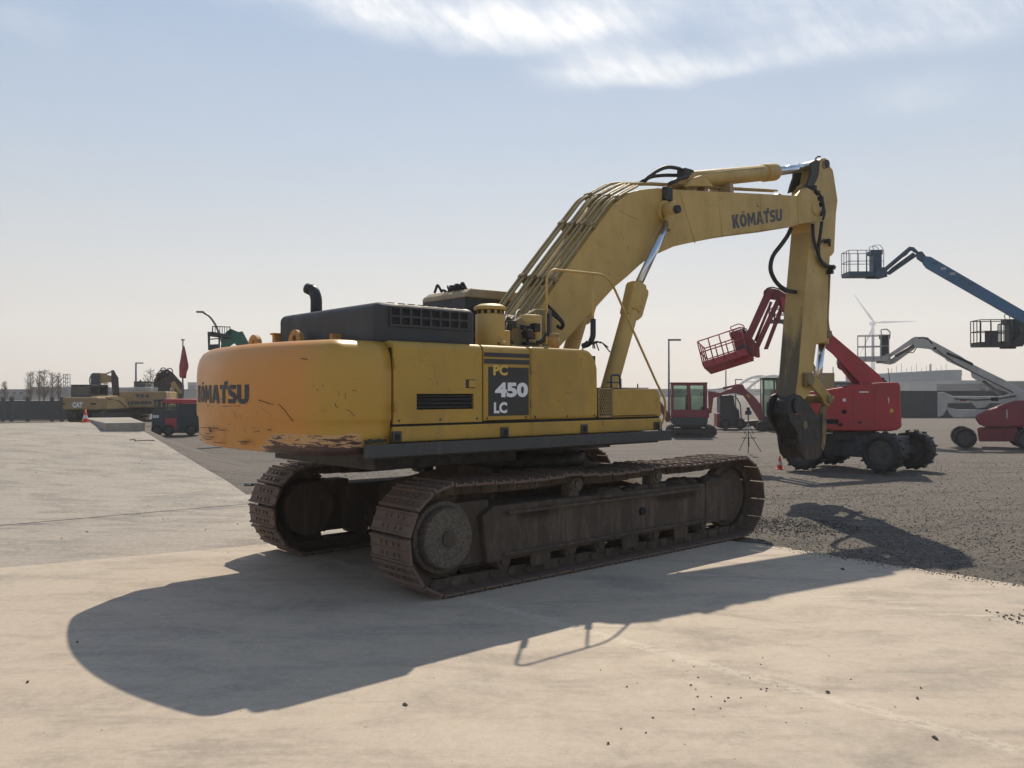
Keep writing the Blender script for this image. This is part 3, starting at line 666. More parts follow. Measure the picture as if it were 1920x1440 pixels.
# model panel with decal stripes
dx0, dx1 = -1.745, -1.235
def fy(u, v): return E.y(u, v, YS)
dec = MB(); dec.box(dx0, dx1, YS-.004, YS+.002, 1.585, 2.045); dec.box(seams[1]+.02, seams[2]-.012, YS-.0045, YS+.002, 2.075, 2.12); dec.box(seams[1]+.02, seams[2]-.012, YS-.0045, YS+.002, 2.14, 2.18)
DC = dec.build('model_decal', 'decal_black', D2)
def flat(x0, x1, z0, z1, y):
    return lambda s, t: (x0+(x1-x0)*s, y, z0+(z1-z0)*t)
def at_panel(u0, v0, u1, v1): a = fy(u0, v1); c = fy(u1, v0); return a.x, c.x, a.z, c.z
def tfit(u0, vt, u1, vb, y):
    a = E.y(u0, vb, y); c = E.y(u1, vb, y); d = E.y((u0+u1)/2, vt, y); bt = E.y((u0+u1)/2, vb, y); return flat(a.x, c.x, bt.z, d.z, y)
lettering('model_lettering', 'PC', tfit(925, 684, 952, 704, YS-.007), 'decal_yellow', D2, .045)
lettering('model_lettering', '450', tfit(928, 717, 990, 745, YS-.007), 'white', D2, .05)
lettering('model_lettering', 'LC', tfit(926, 754, 951, 775, YS-.007), 'white', D2, .045)
# corner lamps / tie-down pockets in the lower panel
for u, v in ((744, 822), (946, 808), (1095, 803), (1231, 797)):
    p = E.y(u, v, YS); b = MB(); b.box(p.x-.05, p.x+.04, YS-.02, YS+.01, 1.385, 1.475); q = b.build('tie_down_pocket', 'skirt', LS, .006)
    b = MB(); b.box(p.x-.03, p.x+.02, YS-.024, YS-.015, 1.40, 1.455); b.build('pocket_hole', 'gap', q)
# expanded-metal screen
ms = MB(); mx0, mx1, mz0, mz1 = -.222, -.005, 1.545, 1.845
for (a, c) in (((mx0, mz0), (mx1, mz0)), ((mx0, mz1), (mx1, mz1)), ((mx0, mz0), (mx0, mz1)), ((mx1, mz0), (mx1, mz1))): ms.cyl((a[0], YS+.01, a[1]), (c[0], YS+.01, c[1]), .008, n=6)
import itertools
st_ = .034; sl_ = 1.9
for s_ in (1, -1):
    k = -14
    while k < 26:
        pts = []; c0 = mx0+k*st_
        for i in range(61):
            z = mz0+(mz1-mz0)*i/60; x = c0+s_*(z-mz0)/sl_+(0 if s_ > 0 else (mz1-mz0)/sl_)
            if mx0 <= x <= mx1: pts.append((x, YS+.012+.002*s_, z))
        if len(pts) > 1: ms.cyl(pts[0], pts[-1], .0042, n=4, cap=False)
        k += 1
ms.build('mesh_screen', 'pipe', X)
b = MB(); b.box(-.12, -.02, YS+.25, YS+.45, 1.54, 1.80); b.build('battery_box', 'gap', X)
# front tool box
b = MB(); b.prism([(.0, 1.535), (.0, 1.845), (.70, 1.845), (.76, 1.825), (.80, 1.74), (.815, 1.535)], YS, -.68); TB = b.build('tool_box', 'yellow', X, .012)
b = MB(); b.box(-.24, .0, YS+.35, -.68, 1.535, 1.845); b.build('tool_box_end', 'yellow', X, .01)
b = MB(); b.box(.0, .60, YS+.01, -.72, 1.848, 1.858); tm = b.build('tread_mat', 'skirt', TB); b = MB(); b.cyl((.52, YS+.1, 1.855), (.52, YS+.1, 1.90), .008, n=6); b.build('bolt_pin', 'darksteel', TB)
b = MB(); b.box(-.005, .72, YS-.006, YS+.002, 1.548, 1.556); b.build('box_seam', 'gap', TB)

# ---- engine hood with holed side panel
hx0, hx1, hy0, hy1, hz = -2.86, -1.755, -1.285, .60, 2.595
b = MB(); b.box(hx0, hx1, hy0, hy1, 2.20, hz); HD = b.build('engine_hood', 'hood', X, .072, seg=5)
b = MB(); xs = [-2.735]; 
for k in range(8): xs += [-2.715+k*.108, -2.715+k*.108+.082]
xs += [-1.835]
zs = [2.385, 2.405, 2.465, 2.485, 2.545, 2.56]
yf = hy0-.016
for i in range(len(xs)-1):
    for j in range(len(zs)-1):
        if i % 2 == 1 and j % 2 == 1: continue
        b.box(xs[i], xs[i+1], yf, hy0+.004, zs[j], zs[j+1])
b.build('hood_grille', 'hood', HD)
for i in range(8):
    for (z0, z1) in ((2.405, 2.465), (2.485, 2.545)):
        x = xs[1+2*i]; q = MB(); q.box(x+.001, x+.081, hy0-.003, hy0+.003, z0+.001, z1-.001); q.build('grille_hole', 'gap', HD)
    q = MB(); q.box(xs[1+2*i]+.005, xs[1+2*i]+.075, -1.235, -1.17, hz-.004, hz+.003); q.build('grille_hole', 'gap', HD)
# exhaust stack
def expos(x):
    p0 = E.x(593, 583, x); p1 = E.x(593, 550, x); return p0, p1
p0, p1 = expos(-2.5)
yx, zx = p0.y, p1.z
b = MB(); b.tube([(-2.5, yx, 2.5), (-2.5, yx, zx-.05), (-2.51, yx+.03, zx+.02), (-2.53, yx+.07, zx+.045)], .060, 16, .06)
b.cyl((-2.5, yx, 2.55), (-2.5, yx, 2.64), .067, n=16); EX = b.build('exhaust_stack', 'hood', X)
b = MB(); b.cyl((-2.52, yx+.05, zx+.035), (-2.55, yx+.115, zx+.06), .062, .056, 16); b.build('exhaust_tip', 'black', EX)
# small bracket beside the hood
p = E.x(516, 625, -2.86); b = MB(); b.box(-2.88, -2.78, p.y-.035, p.y+.03, 2.24, 2.42); b.box(-2.9, -2.76, p.y-.05, p.y+.04, 2.40, 2.42); b.build('hood_hinge', 'rustpaint', X, .005)
# mirror / marker on far side of the tail
b = MB(); b.tube([(-2.7, 1.40, 2.22), (-2.75, 1.62, 2.18)], .012, 6); b.box(-2.80, -2.70, 1.58, 1.72, 2.165, 2.18); b.build('marker_bracket', 'black', X)
# ---- air cleaner
cx_, cy_ = -1.29, -.93
b = MB(); b.cyl((cx_, cy_, 2.24), (cx_, cy_, 2.60), .150, n=32); AC = b.build('air_cleaner', 'boomy', X, .01)
b = MB(); b.cyl((cx_, cy_, 2.60), (cx_, cy_, 2.64), .135, n=32); b.cyl((cx_, cy_, 2.64), (cx_, cy_, 2.672), .168, .168, 32); b.cyl((cx_, cy_, 2.672), (cx_, cy_, 2.70), .168, .11, 32); b.build('cleaner_cap', 'boomy', AC, .006)
for k in range(12):
    a = 2*pi*k/12; b = MB(); b.box(-.018, .018, .136, .142, 2.602, 2.636, Matrix.Translation((cx_, cy_, 0)) @ Matrix.Rotation(a, 4, 'Z')); b.build('cleaner_slot', 'gap', AC)
b = MB(); b.box(cx_+.10, cx_+.19, cy_-.10, cy_+.05, 2.24, 2.44); b.cyl((cx_+.02, cy_-.15, 2.28), (cx_+.02, cy_-.15, 2.32), .05, n=10); b.build('cleaner_foot', 'boomy', AC, .012)

# ---- cab
cabx0 = E.y(872, 541, .5).x; ycab0, ycab1 = .50, 1.40; cabx1 = cabx0+1.62
b = MB(); b.box(cabx0+.04, cabx1-.05, ycab0+.04, ycab1-.03, 1.36, 2.0); CB = b.build('cab', 'hood', X, .03)
b = MB()
for (x, y) in ((cabx0+.03, ycab0), (cabx0+.03, ycab1-.09), (cabx1-.12, ycab0), (cabx1-.12, ycab1-.09), (cabx0+.75, ycab0), (cabx0+.75, ycab1-.09)): b.box(x, x+.09, y+.01, y+.08, 1.9, 2.93)
b.box(cabx0+.02, cabx1-.02, ycab0+.004, ycab0+.085, 2.82, 2.97); b.box(cabx0+.004, cabx0+.10, ycab0+.006, ycab1-.006, 2.74, 2.97); b.box(cabx0+.02, cabx0+.75, ycab0+.012, ycab0+.06, 2.0, 2.30)
b.build('cab_frame', 'hood', CB, .01)
b = MB(); b.box(cabx0+.05, cabx0+.07, ycab0+.08, ycab1-.08, 2.0, 2.75); b.build('rear_window', 'darkglass', CB)
for (xa, xb) in ((cabx0+.12, cabx0+.75), (cabx0+.84, cabx1-.12)):
    b = MB(); b.box(xa, xb, ycab0+.035, ycab0+.045, 2.28, 2.83); b.build('side_window', 'glass', CB)
b = MB(); b.box(cabx0+.5, cabx0+.62, .8, 1.15, 2.0, 2.55); b.build('seat_back', 'black', CB, .04)
b = MB(); b.prism([(cabx0-.01, 2.96), (cabx0+.01, 3.02), (cabx0+.10, 3.075), (cabx0+.9, 3.085), (cabx1-.2, 3.06), (cabx1, 3.0), (cabx1+.02, 2.96)], ycab0-.012, ycab1)
RFo = b.build('cab_roof', 'beige', CB, .03, seg=3)
b = MB()
rr = random.Random(3)
cc = E.y(850, 541, .95)
for k in range(14):
    x = cabx0+.05+rr.uniform(-.03, .30); y = rr.uniform(.70, 1.15); z = 3.075
    b.tube([(x, y, z), (x+rr.uniform(-.05, .05), y+rr.uniform(-.08, .08), z+rr.uniform(.02, .10)), (x+rr.uniform(-.12, .12), y+rr.uniform(-.15, .15), z+.0)], .017, 6, .03)
b.box(cabx0+.10, cabx0+.22, .80, .86, 3.08, 3.15); b.box(cabx0+.14, cabx0+.20, .95, 1.02, 3.08, 3.16); b.build('roof_cable_tangle', 'black', RFo)

# ---- boom
YB = .30
lowpx = [(1498, 421), (1482, 426), (1425, 433), (1354, 443.5), (1295, 455), (1264, 462), (1242, 472), (1223, 480), (1200, 497), (1176, 519), (1153, 538), (1112, 583), (1053, 647)]
uppx = [(962, 668), (985, 628), (1005, 590), (1062, 505), (1110, 438), (1150, 385), (1160, 376), (1170, 369), (1183, 361), (1198, 356), (1215, 353.5), (1234, 352), (1262, 355), (1425, 363), (1498, 367)]
BOOM = E.xz(uppx+lowpx+[(1010, 690)], -YB)
b = MB(); b.prism(BOOM, -YB, YB); BM = b.build('boom', 'boomy', X, .012)
# thicker nose that straddles the stick
nose = E.xz([(1496, 367), (1512, 352), (1520, 356), (1531, 368), (1536, 388), (1540, 402), (1536, 414), (1496, 421)], -YB)
for ys in (-1, 1):
    b = MB(); b.prism(nose, ys*(YB+.012), ys*(YB-.10)); b.build('boom_nose_plate', 'boomy', BM, .01)
# weld seams across the side plate, boss for the lift cylinders
def seam(pts, w=.006):
    q = MB(); p = [E.y(u, v, -YB-.001) for u, v in pts]; q.tube([tuple(k) for k in p], w, 5); q.build('weld_seam', 'boomy', BM)
seam([(1274, 357), (1303, 456)]); seam([(1241, 354), (1243, 380)], .004); seam([(1425, 364), (1429, 432)], .004); seam([(1160, 395), (1196, 411)], .004); seam([(1346, 361), (1354, 443)], .004)
pb = E.y(1257, 395, -.42)
b = MB(); b.cyl((pb.x, -.36, pb.z), (pb.x, .36, pb.z), .15, n=24); b.build('cylinder_boss', 'boomy', BM, .01)
b = MB(); b.cyl((pb.x, -.56, pb.z), (pb.x, .56, pb.z), .055, n=20); b.build('boss_pin', 'darksteel', BM)
b = MB(); p = E.y(1252, 365, -YB-.02); b.box(p.x-.10, p.x+.06, -YB-.07, -YB+.01, p.z-.09, p.z+.10); b.build('valve_block', 'darksteel', BM, .02)
# boom name
def boomname(s, t):
    tl, tr = E.y(1372, 403, -YB-.003), E.y(1466, 391.5, -YB-.003); bl, br = E.y(1375, 429, -YB-.003), E.y(1467, 413.5, -YB-.003)
    a = bl+(br-bl)*s; c = tl+(tr-tl)*s; return a+(c-a)*t
heavy_lettering('name_lettering', 'KOMATSU', boomname, 'decal_blue', BM, KT)
# hard pipes along the boom
def top_curve(off):
    """points of the boom's back, lifted by off"""
    pts = [Vector((x, 0, z)) for x, z in E.xz([(992, 605), (1062, 505), (1150, 383), (1200, 355), (1262, 354), (1425, 363), (1490, 366)], -YB)]
    r = []
    for i, p in enumerate(pts):
        a = pts[max(i-1, 0)]; c = pts[min(i+1, len(pts)-1)]; d = (c-a).normalized(); n_ = Vector((-d.z, 0, d.x)); r.append(p+n_*off)
    return r
for k, (y, off, r) in enumerate(((-.27, .05, .016), (-.215, .06, .016), (-.14, .09, .018), (-.07, .10, .018), (.01, .13, .018), (.08, .13, .018), (.15, .165, .019), (.22, .17, .019))):
    c = top_curve(off); pts = [(p.x, y, p.z) for p in c]
    # bend down towards the valve at the foot
    f = pts[0]; pts = [(f[0]-.28+.02*k, y*1.15-.02, f[2]-.03+.02*k), (f[0]-.20, y, f[2]+.02)]+pts
    if k < 2: pts = pts[:-2]+[(pts[-3][0]+.35, y-.02, pts[-3][2]-.0)]
    if k in (0, 1, 2, 3): pts = pts[:6]
    b = MB(); b.tube(pts, r, 10, .10); b.build('hydraulic_pipe', 'pipe', BM)
    b = MB(); e = pts[0]; g = (e[0]-.06+.02*k, y*1.2-.1, e[2]-.10-.02*k)
    b.tube([e, (e[0]-.12+.012*k, y*1.2-.04, e[2]-.04), g, (g[0]+.20, g[1]-.05, g[2]-.20)], r*.85, 8, .05); b.build('hydraulic_pipe', 'pipe', BM)
for t_ in (.22, .62, 1.45, 3.0, 3.5, 4.2):
    c = top_curve(.09); i = 0 if t_ < 1 else int(t_); fr_ = t_ if t_ < 1 else t_-int(t_)
    i = {0: 1}.get(i, i) if t_ < 1 else i
    seg = {.22: (0, .75), .62: (1, .62), 1.45: (2, .25), 3.0: (4, .35), 3.5: (4, .48), 4.2: (4, .78)}[t_]
    p = c[seg[0]].lerp(c[seg[0]+1], seg[1]); d = (c[seg[0]+1]-c[seg[0]]).normalized()
    m = Matrix.Translation(p) @ Matrix(((d.x, 0, -d.z, 0), (0, 1, 0, 0), (d.z, 0, d.x, 0), (0, 0, 0, 1)))
    b = MB()
    if seg[0] < 3: b.box(-.028, .028, -.295, -.19, -.09, -.01, m); b.box(-.028, .028, -.165, -.045, -.09, .03, m); b.box(-.028, .028, -.015, .105, -.09, .065, m); b.box(-.028, .028, .125, .245, -.09, .105, m)
    else: b.box(-.05, .05, -.12, .06, -.10, .09, m); b.box(-.045, .045, .08, .26, -.10, .13, m)
    b.build('pipe_clamp', 'pipe' if seg[0] >= 3 else 'grime', BM, .008)
# hoses over the shoulder
def hose(name, pts, r, parent, mat='black', n=8, rnd=.15):
    b = MB(); b.tube(pts, r, n, rnd); return b.build(name, mat, parent)
def ex(u, v, y): p = E.y(u, v, y); return (p.x, y, p.z)
hose('hydraulic_hose', [ex(1208, 340, 0), ex(1228, 322, 0), ex(1250, 312, -.02), ex(1275, 316, -.02), ex(1288, 326, 0)], .028, BM)
hose('hydraulic_hose', [ex(1198, 345, .1), ex(1218, 331, .1), ex(1245, 328, .1), ex(1285, 329, .08)], .028, BM)
hose('hydraulic_hose', [ex(1255, 345, -.1), ex(1272, 336, -.1), ex(1290, 330, -.08)], .03, BM)
b = MB(); p = E.y(1285, 326, 0); b.box(p.x-.12, p.x+.10, -.09, .07, p.z-.07, p.z+.06); b.build('hose_fitting', 'darksteel', BM, .02)

# ---- stick cylinder on the boom's back
a0 = Vector(ex(1288, 338, 0)); a1 = Vector(ex(1452, 322.5, 0)); a2 = Vector(ex(1530, 311, 0))
b = MB(); b.cyl(a0, a0.lerp(a1, .96), .125, n=28); b.cyl(a0.lerp(a1, .86), a1, .142, n=28); b.cyl(a0-Vector((.10, 0, .01)), a0+Vector((.02, 0, 0)), .09, .12, 20)
SCY = b.build('stick_cylinder', 'boomy', X, .01)
b = MB(); b.cyl(a1, a2, .072, n=24); b.build('cylinder_rod', 'chrome', SCY)
b = MB(); bk = E.xz([(1268, 354), (1280, 338), (1296, 333), (1318, 354)], 0)
b.prism(bk, -.20, -.13); b.prism(bk, .13, .20); b.build('cylinder_bracket', 'boomy', BM, .01)
b = MB(); b.cyl(a0.lerp(a1, .02)+Vector((0, -.1, .06)), a0.lerp(a1, .80)+Vector((0, -.1, .08)), .012, n=6); b.build('cylinder_pipe', 'pipe', SCY)
# ---- lift cylinders
for ys in (-1, 1):
    yc = ys*.44
    top_ = Vector((pb.x, yc, pb.z)); rb = E.y(1195, 537, -.44); bb = E.y(1140, 735, -.44); rb.y = yc; bb.y = yc
    d = (bb-rb).normalized(); bb = rb+d*(bb-rb).length*1.15
    b = MB(); b.cyl(rb, bb, .105, n=28); b.cyl(rb-d*.02, rb+d*.35, .118, n=28); LC = b.build('lift_cylinder', 'boomy', X, .008)
    b = MB(); b.cyl(top_+d*.12, rb, .052, n=24); b.build('cylinder_rod', 'chrome', LC)
    b = MB(); b.cyl(top_+Vector((0, -.07, 0)), top_+Vector((0, .07, 0)), .115, n=24); b.cyl(top_+d*.08, top_+d*.30, .075, .06, 16); RE = b.build('rod_end', 'boomy', LC, .01)
    b = MB(); b.cyl(top_+Vector((0, -.085, 0)), top_+Vector((0, .085, 0)), .05, n=18); b.build('end_pin', 'darksteel', RE)
    b = MB(); n_ = Vector((-d.z, 0, d.x)); s_ = -1 if n_.x < 0 else 1
    c0 = rb+d*.02; m = Matrix(((d.x, 0, n_.x*s_, 0), (0, 1, 0, 0), (d.z, 0, n_.z*s_, 0), (0, 0, 0, 1)))
    m.translation = c0
    b.prism([(-.02, -.13), (-.06, -.05), (-.03, .15), (.02, .17), (.34, .165), (.42, .11), (.42, -.11), (.03, -.14)], -.075, .075, m); b.build('cylinder_head', 'boomy', LC, .015)
    b = MB(); b.box(.24, .30, -.03, .03, .16, .21, m); b.build('head_fitting', 'pipe', LC, .006)

# ---- stick
YA = .18
STK = E.xz([(1536, 301), (1541, 297), (1548, 296), (1552, 300), (1556, 311), (1562, 319), (1564, 330), (1571, 376), (1568, 400), (1564.5, 473), (1560, 479), (1556.5, 481), (1556, 490), (1553, 520), (1551, 640), (1531, 646), (1524, 700), (1519, 738), (1510, 748), (1500, 766), (1488, 766), (1497, 700), (1504, 610), (1519, 435), (1518, 420), (1519, 372), (1520, 352), (1531, 340), (1535, 320)], -YA)
STICKP = STK
b = MB(); b.prism(STK, -YA, YA)
n_ = len(STK); ST = b.build('stick', 'boomy', X, .012)
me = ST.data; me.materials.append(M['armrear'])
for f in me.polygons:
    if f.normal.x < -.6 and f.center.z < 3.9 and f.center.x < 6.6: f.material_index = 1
# twin ears at the top of the stick
b = MB(); ear = E.xz([(1522, 304), (1530, 299), (1538, 301), (1536, 330), (1524, 352), (1512, 356), (1516, 340), (1521, 325)], -YA)
for ys in (-1, 1): b.prism(ear, ys*YA, ys*(YA-.04))
b.build('stick_ear', 'darksteel', ST, .006)
b = MB(); b.cyl((a2.x+.02, -.21, a2.z), (a2.x+.02, .21, a2.z), .07, n=20); b.build('stick_pin', 'darksteel', ST)
b = MB(); p = E.y(1545, 307, -YA); b.cyl((p.x, -YA-.012, p.z-.02), (p.x, -YA+.02, p.z-.02), .07, n=20); b.build('pin_cap', 'grime', ST, .004)
b = MB(); p = E.y(1530, 392, -YB); b.cyl((p.x-.05, -YB-.03, p.z), (p.x-.05, YB+.03, p.z), .11, n=24); b.build('stick_pivot', 'boomy', ST, .008)
hose('grease_line', [ex(1527, 302, -.05), ex(1532, 293, -.05), ex(1538, 294, -.05)], .014, ST)
for pts, r in (([ex(1524, 420, -.22), ex(1525, 450, -.24), ex(1533, 472, -.24), ex(1535, 480, -.22), ex(1540, 490, -.22), ex(1550, 498, -.23), ex(1565, 501, -.20)], .028),
               ([ex(1541, 415, -.33), ex(1538, 440, -.28), ex(1534, 465, -.25), ex(1536, 485, -.24), ex(1548, 500, -.24), ex(1563, 499, -.18)], .028),
               ([ex(1538, 455, -.22), ex(1545, 449, -.22), ex(1555, 452, -.21), ex(1556, 462, -.20)], .018),
               ([ex(1540, 404, -.34), ex(1545, 388, -.34), ex(1541, 370, -.33), ex(1532, 358, -.3), ex(1520, 352, -.25)], .022),
               ([ex(1543, 412, -.34), ex(1547, 398, -.33), ex(1544, 385, -.32), ex(1536, 372, -.32)], .020),
               ([ex(1483, 428, 0), ex(1478, 440, 0), ex(1468, 455, 0), ex(1448, 480, 0), ex(1443, 505, 0), ex(1453, 527, 0), ex(1466, 540, 0), ex(1480, 546, 0), ex(1496, 548, 0)], .036)):
    hose('hydraulic_hose', pts, r, ST, n=10, rnd=.35)
for pts in ([ex(1495, 352, -.02), ex(1512, 345, -.05), ex(1520, 350, -.1)], [ex(1495, 357, .05), ex(1508, 362, .05), ex(1520, 362, 0)]):
    hose('hydraulic_pipe', pts, .022, BM, 'pipe')
b = MB()
for (u, v) in ((1525, 352), (1532, 362), (1538, 372), (1540, 384), (1552, 452), (1560, 502), (1557, 510)):
    p = E.y(u, v, -.24); b.box(p.x-.035, p.x+.035, -.29, -.17, p.z-.035, p.z+.035)
b.build('hose_fittings', 'darksteel', ST, .01)['kind'] = 'stuff'
b = MB(); rl = E.xz([(1478, 548), (1484, 548)], YA); p = E.y(1497, 517, -YA)
pass
# bucket cylinder on the front of the stick
c1 = Vector(ex(1541, 645, 0)); c2 = Vector(ex(1532, 728, 0)); c0 = c1+(c1-c2).normalized()*1.55
c0 = Vector(ex(1544, 505, 0)); b = MB(); b.cyl(c0, c1, .10, n=24); b.cyl(c1+(c0-c1).normalized()*.2, c1, .115, n=24); BC = b.build('bucket_cylinder', 'boomy', X, .008); b = MB(); b.box(c0.x-.35, c0.x+.06, -.09, .09, c0.z-.02, c0.z+.16); b.build('cylinder_bracket', 'boomy', ST, .02)
b = MB(); b.cyl(c1, c2, .06, n=24); b.build('cylinder_rod', 'chrome', BC)
b = MB(); b.tube([ex(1556, 512, -.12), ex(1554, 560, -.14), ex(1552, 600, -.14), ex(1555, 622, -.12), ex(1560, 628, -.08)], .016, 8, .1); b.build('hydraulic_pipe', 'pipe', BC)
b = MB(); p = E.y(1553, 628, -.1); b.box(p.x-.07, p.x+.09, -.13, .10, p.z-.06, p.z+.08); b.build('cylinder_port', 'grime', BC, .02)
# linkage
for ys in (-1, 1):
    b = MB(); lk = E.xz([(1518, 710), (1524, 706), (1531, 712), (1553, 738), (1557, 750), (1553, 762), (1546, 760), (1540, 748), (1524, 728)], ys*.24)
    b.prism(E.xz([(1516, 704), (1526, 702), (1534, 712), (1556, 741), (1557, 752), (1552, 762), (1545, 758), (1538, 744), (1518, 722)], -.24), ys*.215, ys*.26); b.build('bucket_link', 'yellow' if ys < 0 else 'grime', X, .008)
pl_ = E.y(1552, 748, -.24); b = MB(); b.cyl((pl_.x, -.30, pl_.z), (pl_.x, .30, pl_.z), .075, n=20); b.build('link_pin', 'grime', X, .006)
pk = E.y(1513, 712, -.2); b = MB(); b.cyl((pk.x, -.285, pk.z), (pk.x, .285, pk.z), .11, n=20); b.box(pk.x-.12, pk.x+.12, -.25, -.19, pk.z-.12, pk.z+.12); b.build('link_pivot', 'grime', X, .02)
for ys in (-1, 1):
    b = MB(); b.prism(E.xz([(1545, 752), (1553, 758), (1551, 770), (1545, 785), (1540, 795), (1534, 790), (1540, 772)], -.18), ys*.13, ys*.17); b.build('connecting_link', 'grime', X, .008)
# quick coupler hanging from the stick
yc1 = .20; CP = None
prof = [(1486, 742), (1494, 738), (1504, 742), (1514, 752), (1532, 775), (1543, 784), (1546, 800), (1545, 830), (1541, 850), (1536, 858), (1524, 862), (1511, 861), (1504, 852), (1501, 836), (1499, 818), (1492, 802), (1484, 790), (1479, 775), (1480, 755)]
for ys in (-1, 1):
    b = MB(); b.prism(E.xz(prof, -.22), ys*.15, ys*.20); o = b.build('coupler_plate', 'darksteel', X, .01)
    if ys < 0: tagp = o
b = MB(); b.prism(E.xz([(1486, 752), (1505, 756), (1526, 782), (1528, 812), (1514, 824), (1500, 818), (1490, 800), (1484, 775)], -.20), -.151, .151); b.build('coupler_body', 'darksteel', X, .02)
for ys in (-1, 1):
    b = MB(); b.prism(E.xz([(1504, 832), (1526, 836), (1544, 812), (1544, 832), (1541, 850), (1536, 858.5), (1524, 862.5), (1511, 861.5), (1503, 852)], -.20), ys*.148, ys*.206); b.build('coupler_hook', 'mud', X, .008)
p = E.y(1510, 797, -.21); b = MB(); b.cyl((p.x, -.215, p.z), (p.x, .215, p.z), .07, n=20); b.build('coupler_pin', 'grime', X, .006)
p = E.y(1493, 760, -.2); b = MB(); b.cyl((p.x, -.24, p.z), (p.x, .24, p.z), .13, n=24); b.build('stick_end_pin', 'darksteel', X, .01)
p = E.y(1494, 776, -.2); b = MB(); b.box(p.x-.08, p.x+.05, -.206, -.196, p.z-.012, p.z+.018); b.build('coupler_marking', 'redfade', X)
b = MB(); b.prism(E.xz([(1541, 775), (1547, 776), (1548, 800), (1546, 830), (1543, 845), (1538, 840), (1541, 820), (1540, 798)], -.20), -.216, -.202); b.build('coupler_edge', 'grime', X)

# ---- hand rail with black sleeved feet
YR = -1.33
hr = MB(); hr.tube([ex(1025, 645, YR), ex(1025, 518, YR), ex(1036, 505, YR), ex(1132, 515, YR), ex(1146, 528, YR), ex(1233, 722, YR), ex(1247, 748, YR), ex(1248, 778, YR), ex(1238, 800, YR)], .013, 10, .08)
hr.tube([ex(1112, 645, YR), ex(1112, 513, YR)], .012, 10); hr.build('hand_rail', 'boomy', X)
hose('rail_sleeve', [ex(1027, 588, YR), ex(1027, 625, YR), ex(1020, 638, YR+.03), ex(1006, 644, YR+.10)], .027, X, rnd=.08)
hose('rail_sleeve', [ex(1112, 598, YR), ex(1112, 632, YR), ex(1105, 645, YR+.03), ex(1092, 649, YR+.10)], .030, X, rnd=.08)
b = MB(); rr = random.Random(11)
for k in range(9):
    o_ = ex(1110, 645, YR-.02); e = ex(1110+rr.uniform(-25, 35), 645+rr.uniform(-2, 16), YR-.10); b.tube([o_, ((o_[0]+e[0])/2, YR-.06, max(o_[2], e[2])+.03), e], .007, 5, .03)
b.build('loose_straps', 'black', X)
p = E.y(1039, 640, -1.15); b = MB(); b.cyl((p.x, -1.15, 2.24), (p.x, -1.15, 2.40), .055, n=20); FC = b.build('filler_neck', 'rustpaint', X); b = MB(); b.cyl((p.x, -1.15, 2.40), (p.x, -1.15, 2.425), .06, n=20); b.build('filler_cap', 'pipe', FC, .004)
# ---- machinery crowded round the boom foot
rr = random.Random(21); 
b = MB()
for k in range(70):
    x = rr.uniform(-1.08, -.35); y = rr.uniform(-.85, -.45); z = rr.uniform(2.2, 2.52); s_ = rr.uniform(.012, .045); b.box(x-s_, x+s_, y-s_, y+s_, z-s_, z+s_*1.2)
b.build('valve_bank', 'darksteel', X, .004)['kind'] = 'stuff'
b = MB(); b.box(-1.1, -.45, -.95, -.40, 2.2, 2.30); b.prism([(-.85, 2.25), (-.85, 2.55), (-.70, 2.62), (-.62, 2.55), (-.62, 2.25)], -.75, -.70); b.prism([(-.55, 2.2), (-.55, 2.62), (-.30, 2.75), (-.05, 2.75), (-.05, 2.2)], -.56, -.50); b.build('boom_foot_bracket', 'grime', X, .01)
b = MB(); b.cyl((-.45, -.62, 2.25), (-.45, -.62, 2.66), .13, n=20); b.build('accumulator', 'boomy', X, .01)
for k in range(12):
    x = -1.05+.055*k; q = [(x, -.60-.015*k, 2.25), (x-.02-rr.uniform(0, .08), -.72, 2.40+rr.uniform(0, .14)), (x+.08, -.62, 2.56+rr.uniform(-.08, .10)), (x+.26, -.46, 2.62+rr.uniform(-.08, .12)), (x+.42, -.33, 2.72+rr.uniform(-.1, .05))]
    hose('hydraulic_hose' if k % 2 else 'hydraulic_pipe', q, .017 if k % 2 else .014, X, 'black' if k % 2 else 'pipe', 8, .12)
hose('hydraulic_hose', [ex(1028, 585, -.45), ex(1040, 592, -.48), ex(1053, 603, -.48), ex(1057, 612, -.45), ex(1050, 616, -.42), ex(1044, 610, -.4)], .020, X, rnd=.1)
hose('hydraulic_hose', [ex(1026, 572, -.45), ex(1042, 588, -.48), ex(1057, 606, -.48), ex(1052, 617, -.42)], .020, X, 'black', rnd=.1)

b = MB(); b.tube([ex(1146, 728, -1.0), ex(1146, 703, -1.0), ex(1162, 703, -1.0), ex(1163, 727, -1.0)], .012, 6, .03); b.tube([ex(1138, 717, -1.0), ex(1163, 717, -1.0)], .008, 6); b.build('step_rail', 'bluedark', X)

# scrapes, chips and a rust run on the bodywork
def cwpt(u, v, off=.002):
    x = -3.5
    for _ in range(12): p = E.x(u, v, x); x = -math.sqrt(max(RT*RT-p.y*p.y, 1))-off if abs(p.y) < 1.2 else x
    return (x, p.y, p.z)
for pts, r_ in (([(484, 750), (489, 752), (494, 752.5), (499, 755), (506, 757)], .0035), ([(507, 757.5), (512, 758)], .003), ([(522, 758), (526, 761), (531, 766), (537, 774), (543, 782), (549, 790)], .0032), ([(372, 759), (390, 761), (420, 762), (450, 761)], .0022),
                ([(380, 820), (388, 824), (397, 823)], .004), ([(372, 812), (384, 818), (400, 820)], .003), ([(446, 828), (458, 827), (470, 829)], .003), ([(564, 672), (570, 673), (575, 674)], .004), ([(392, 803), (396, 806), (394, 810)], .006)):
    hose('scratch', [cwpt(u, v) for u, v in pts], r_, CW, 'mud', 5, .02)
rr = random.Random(77)
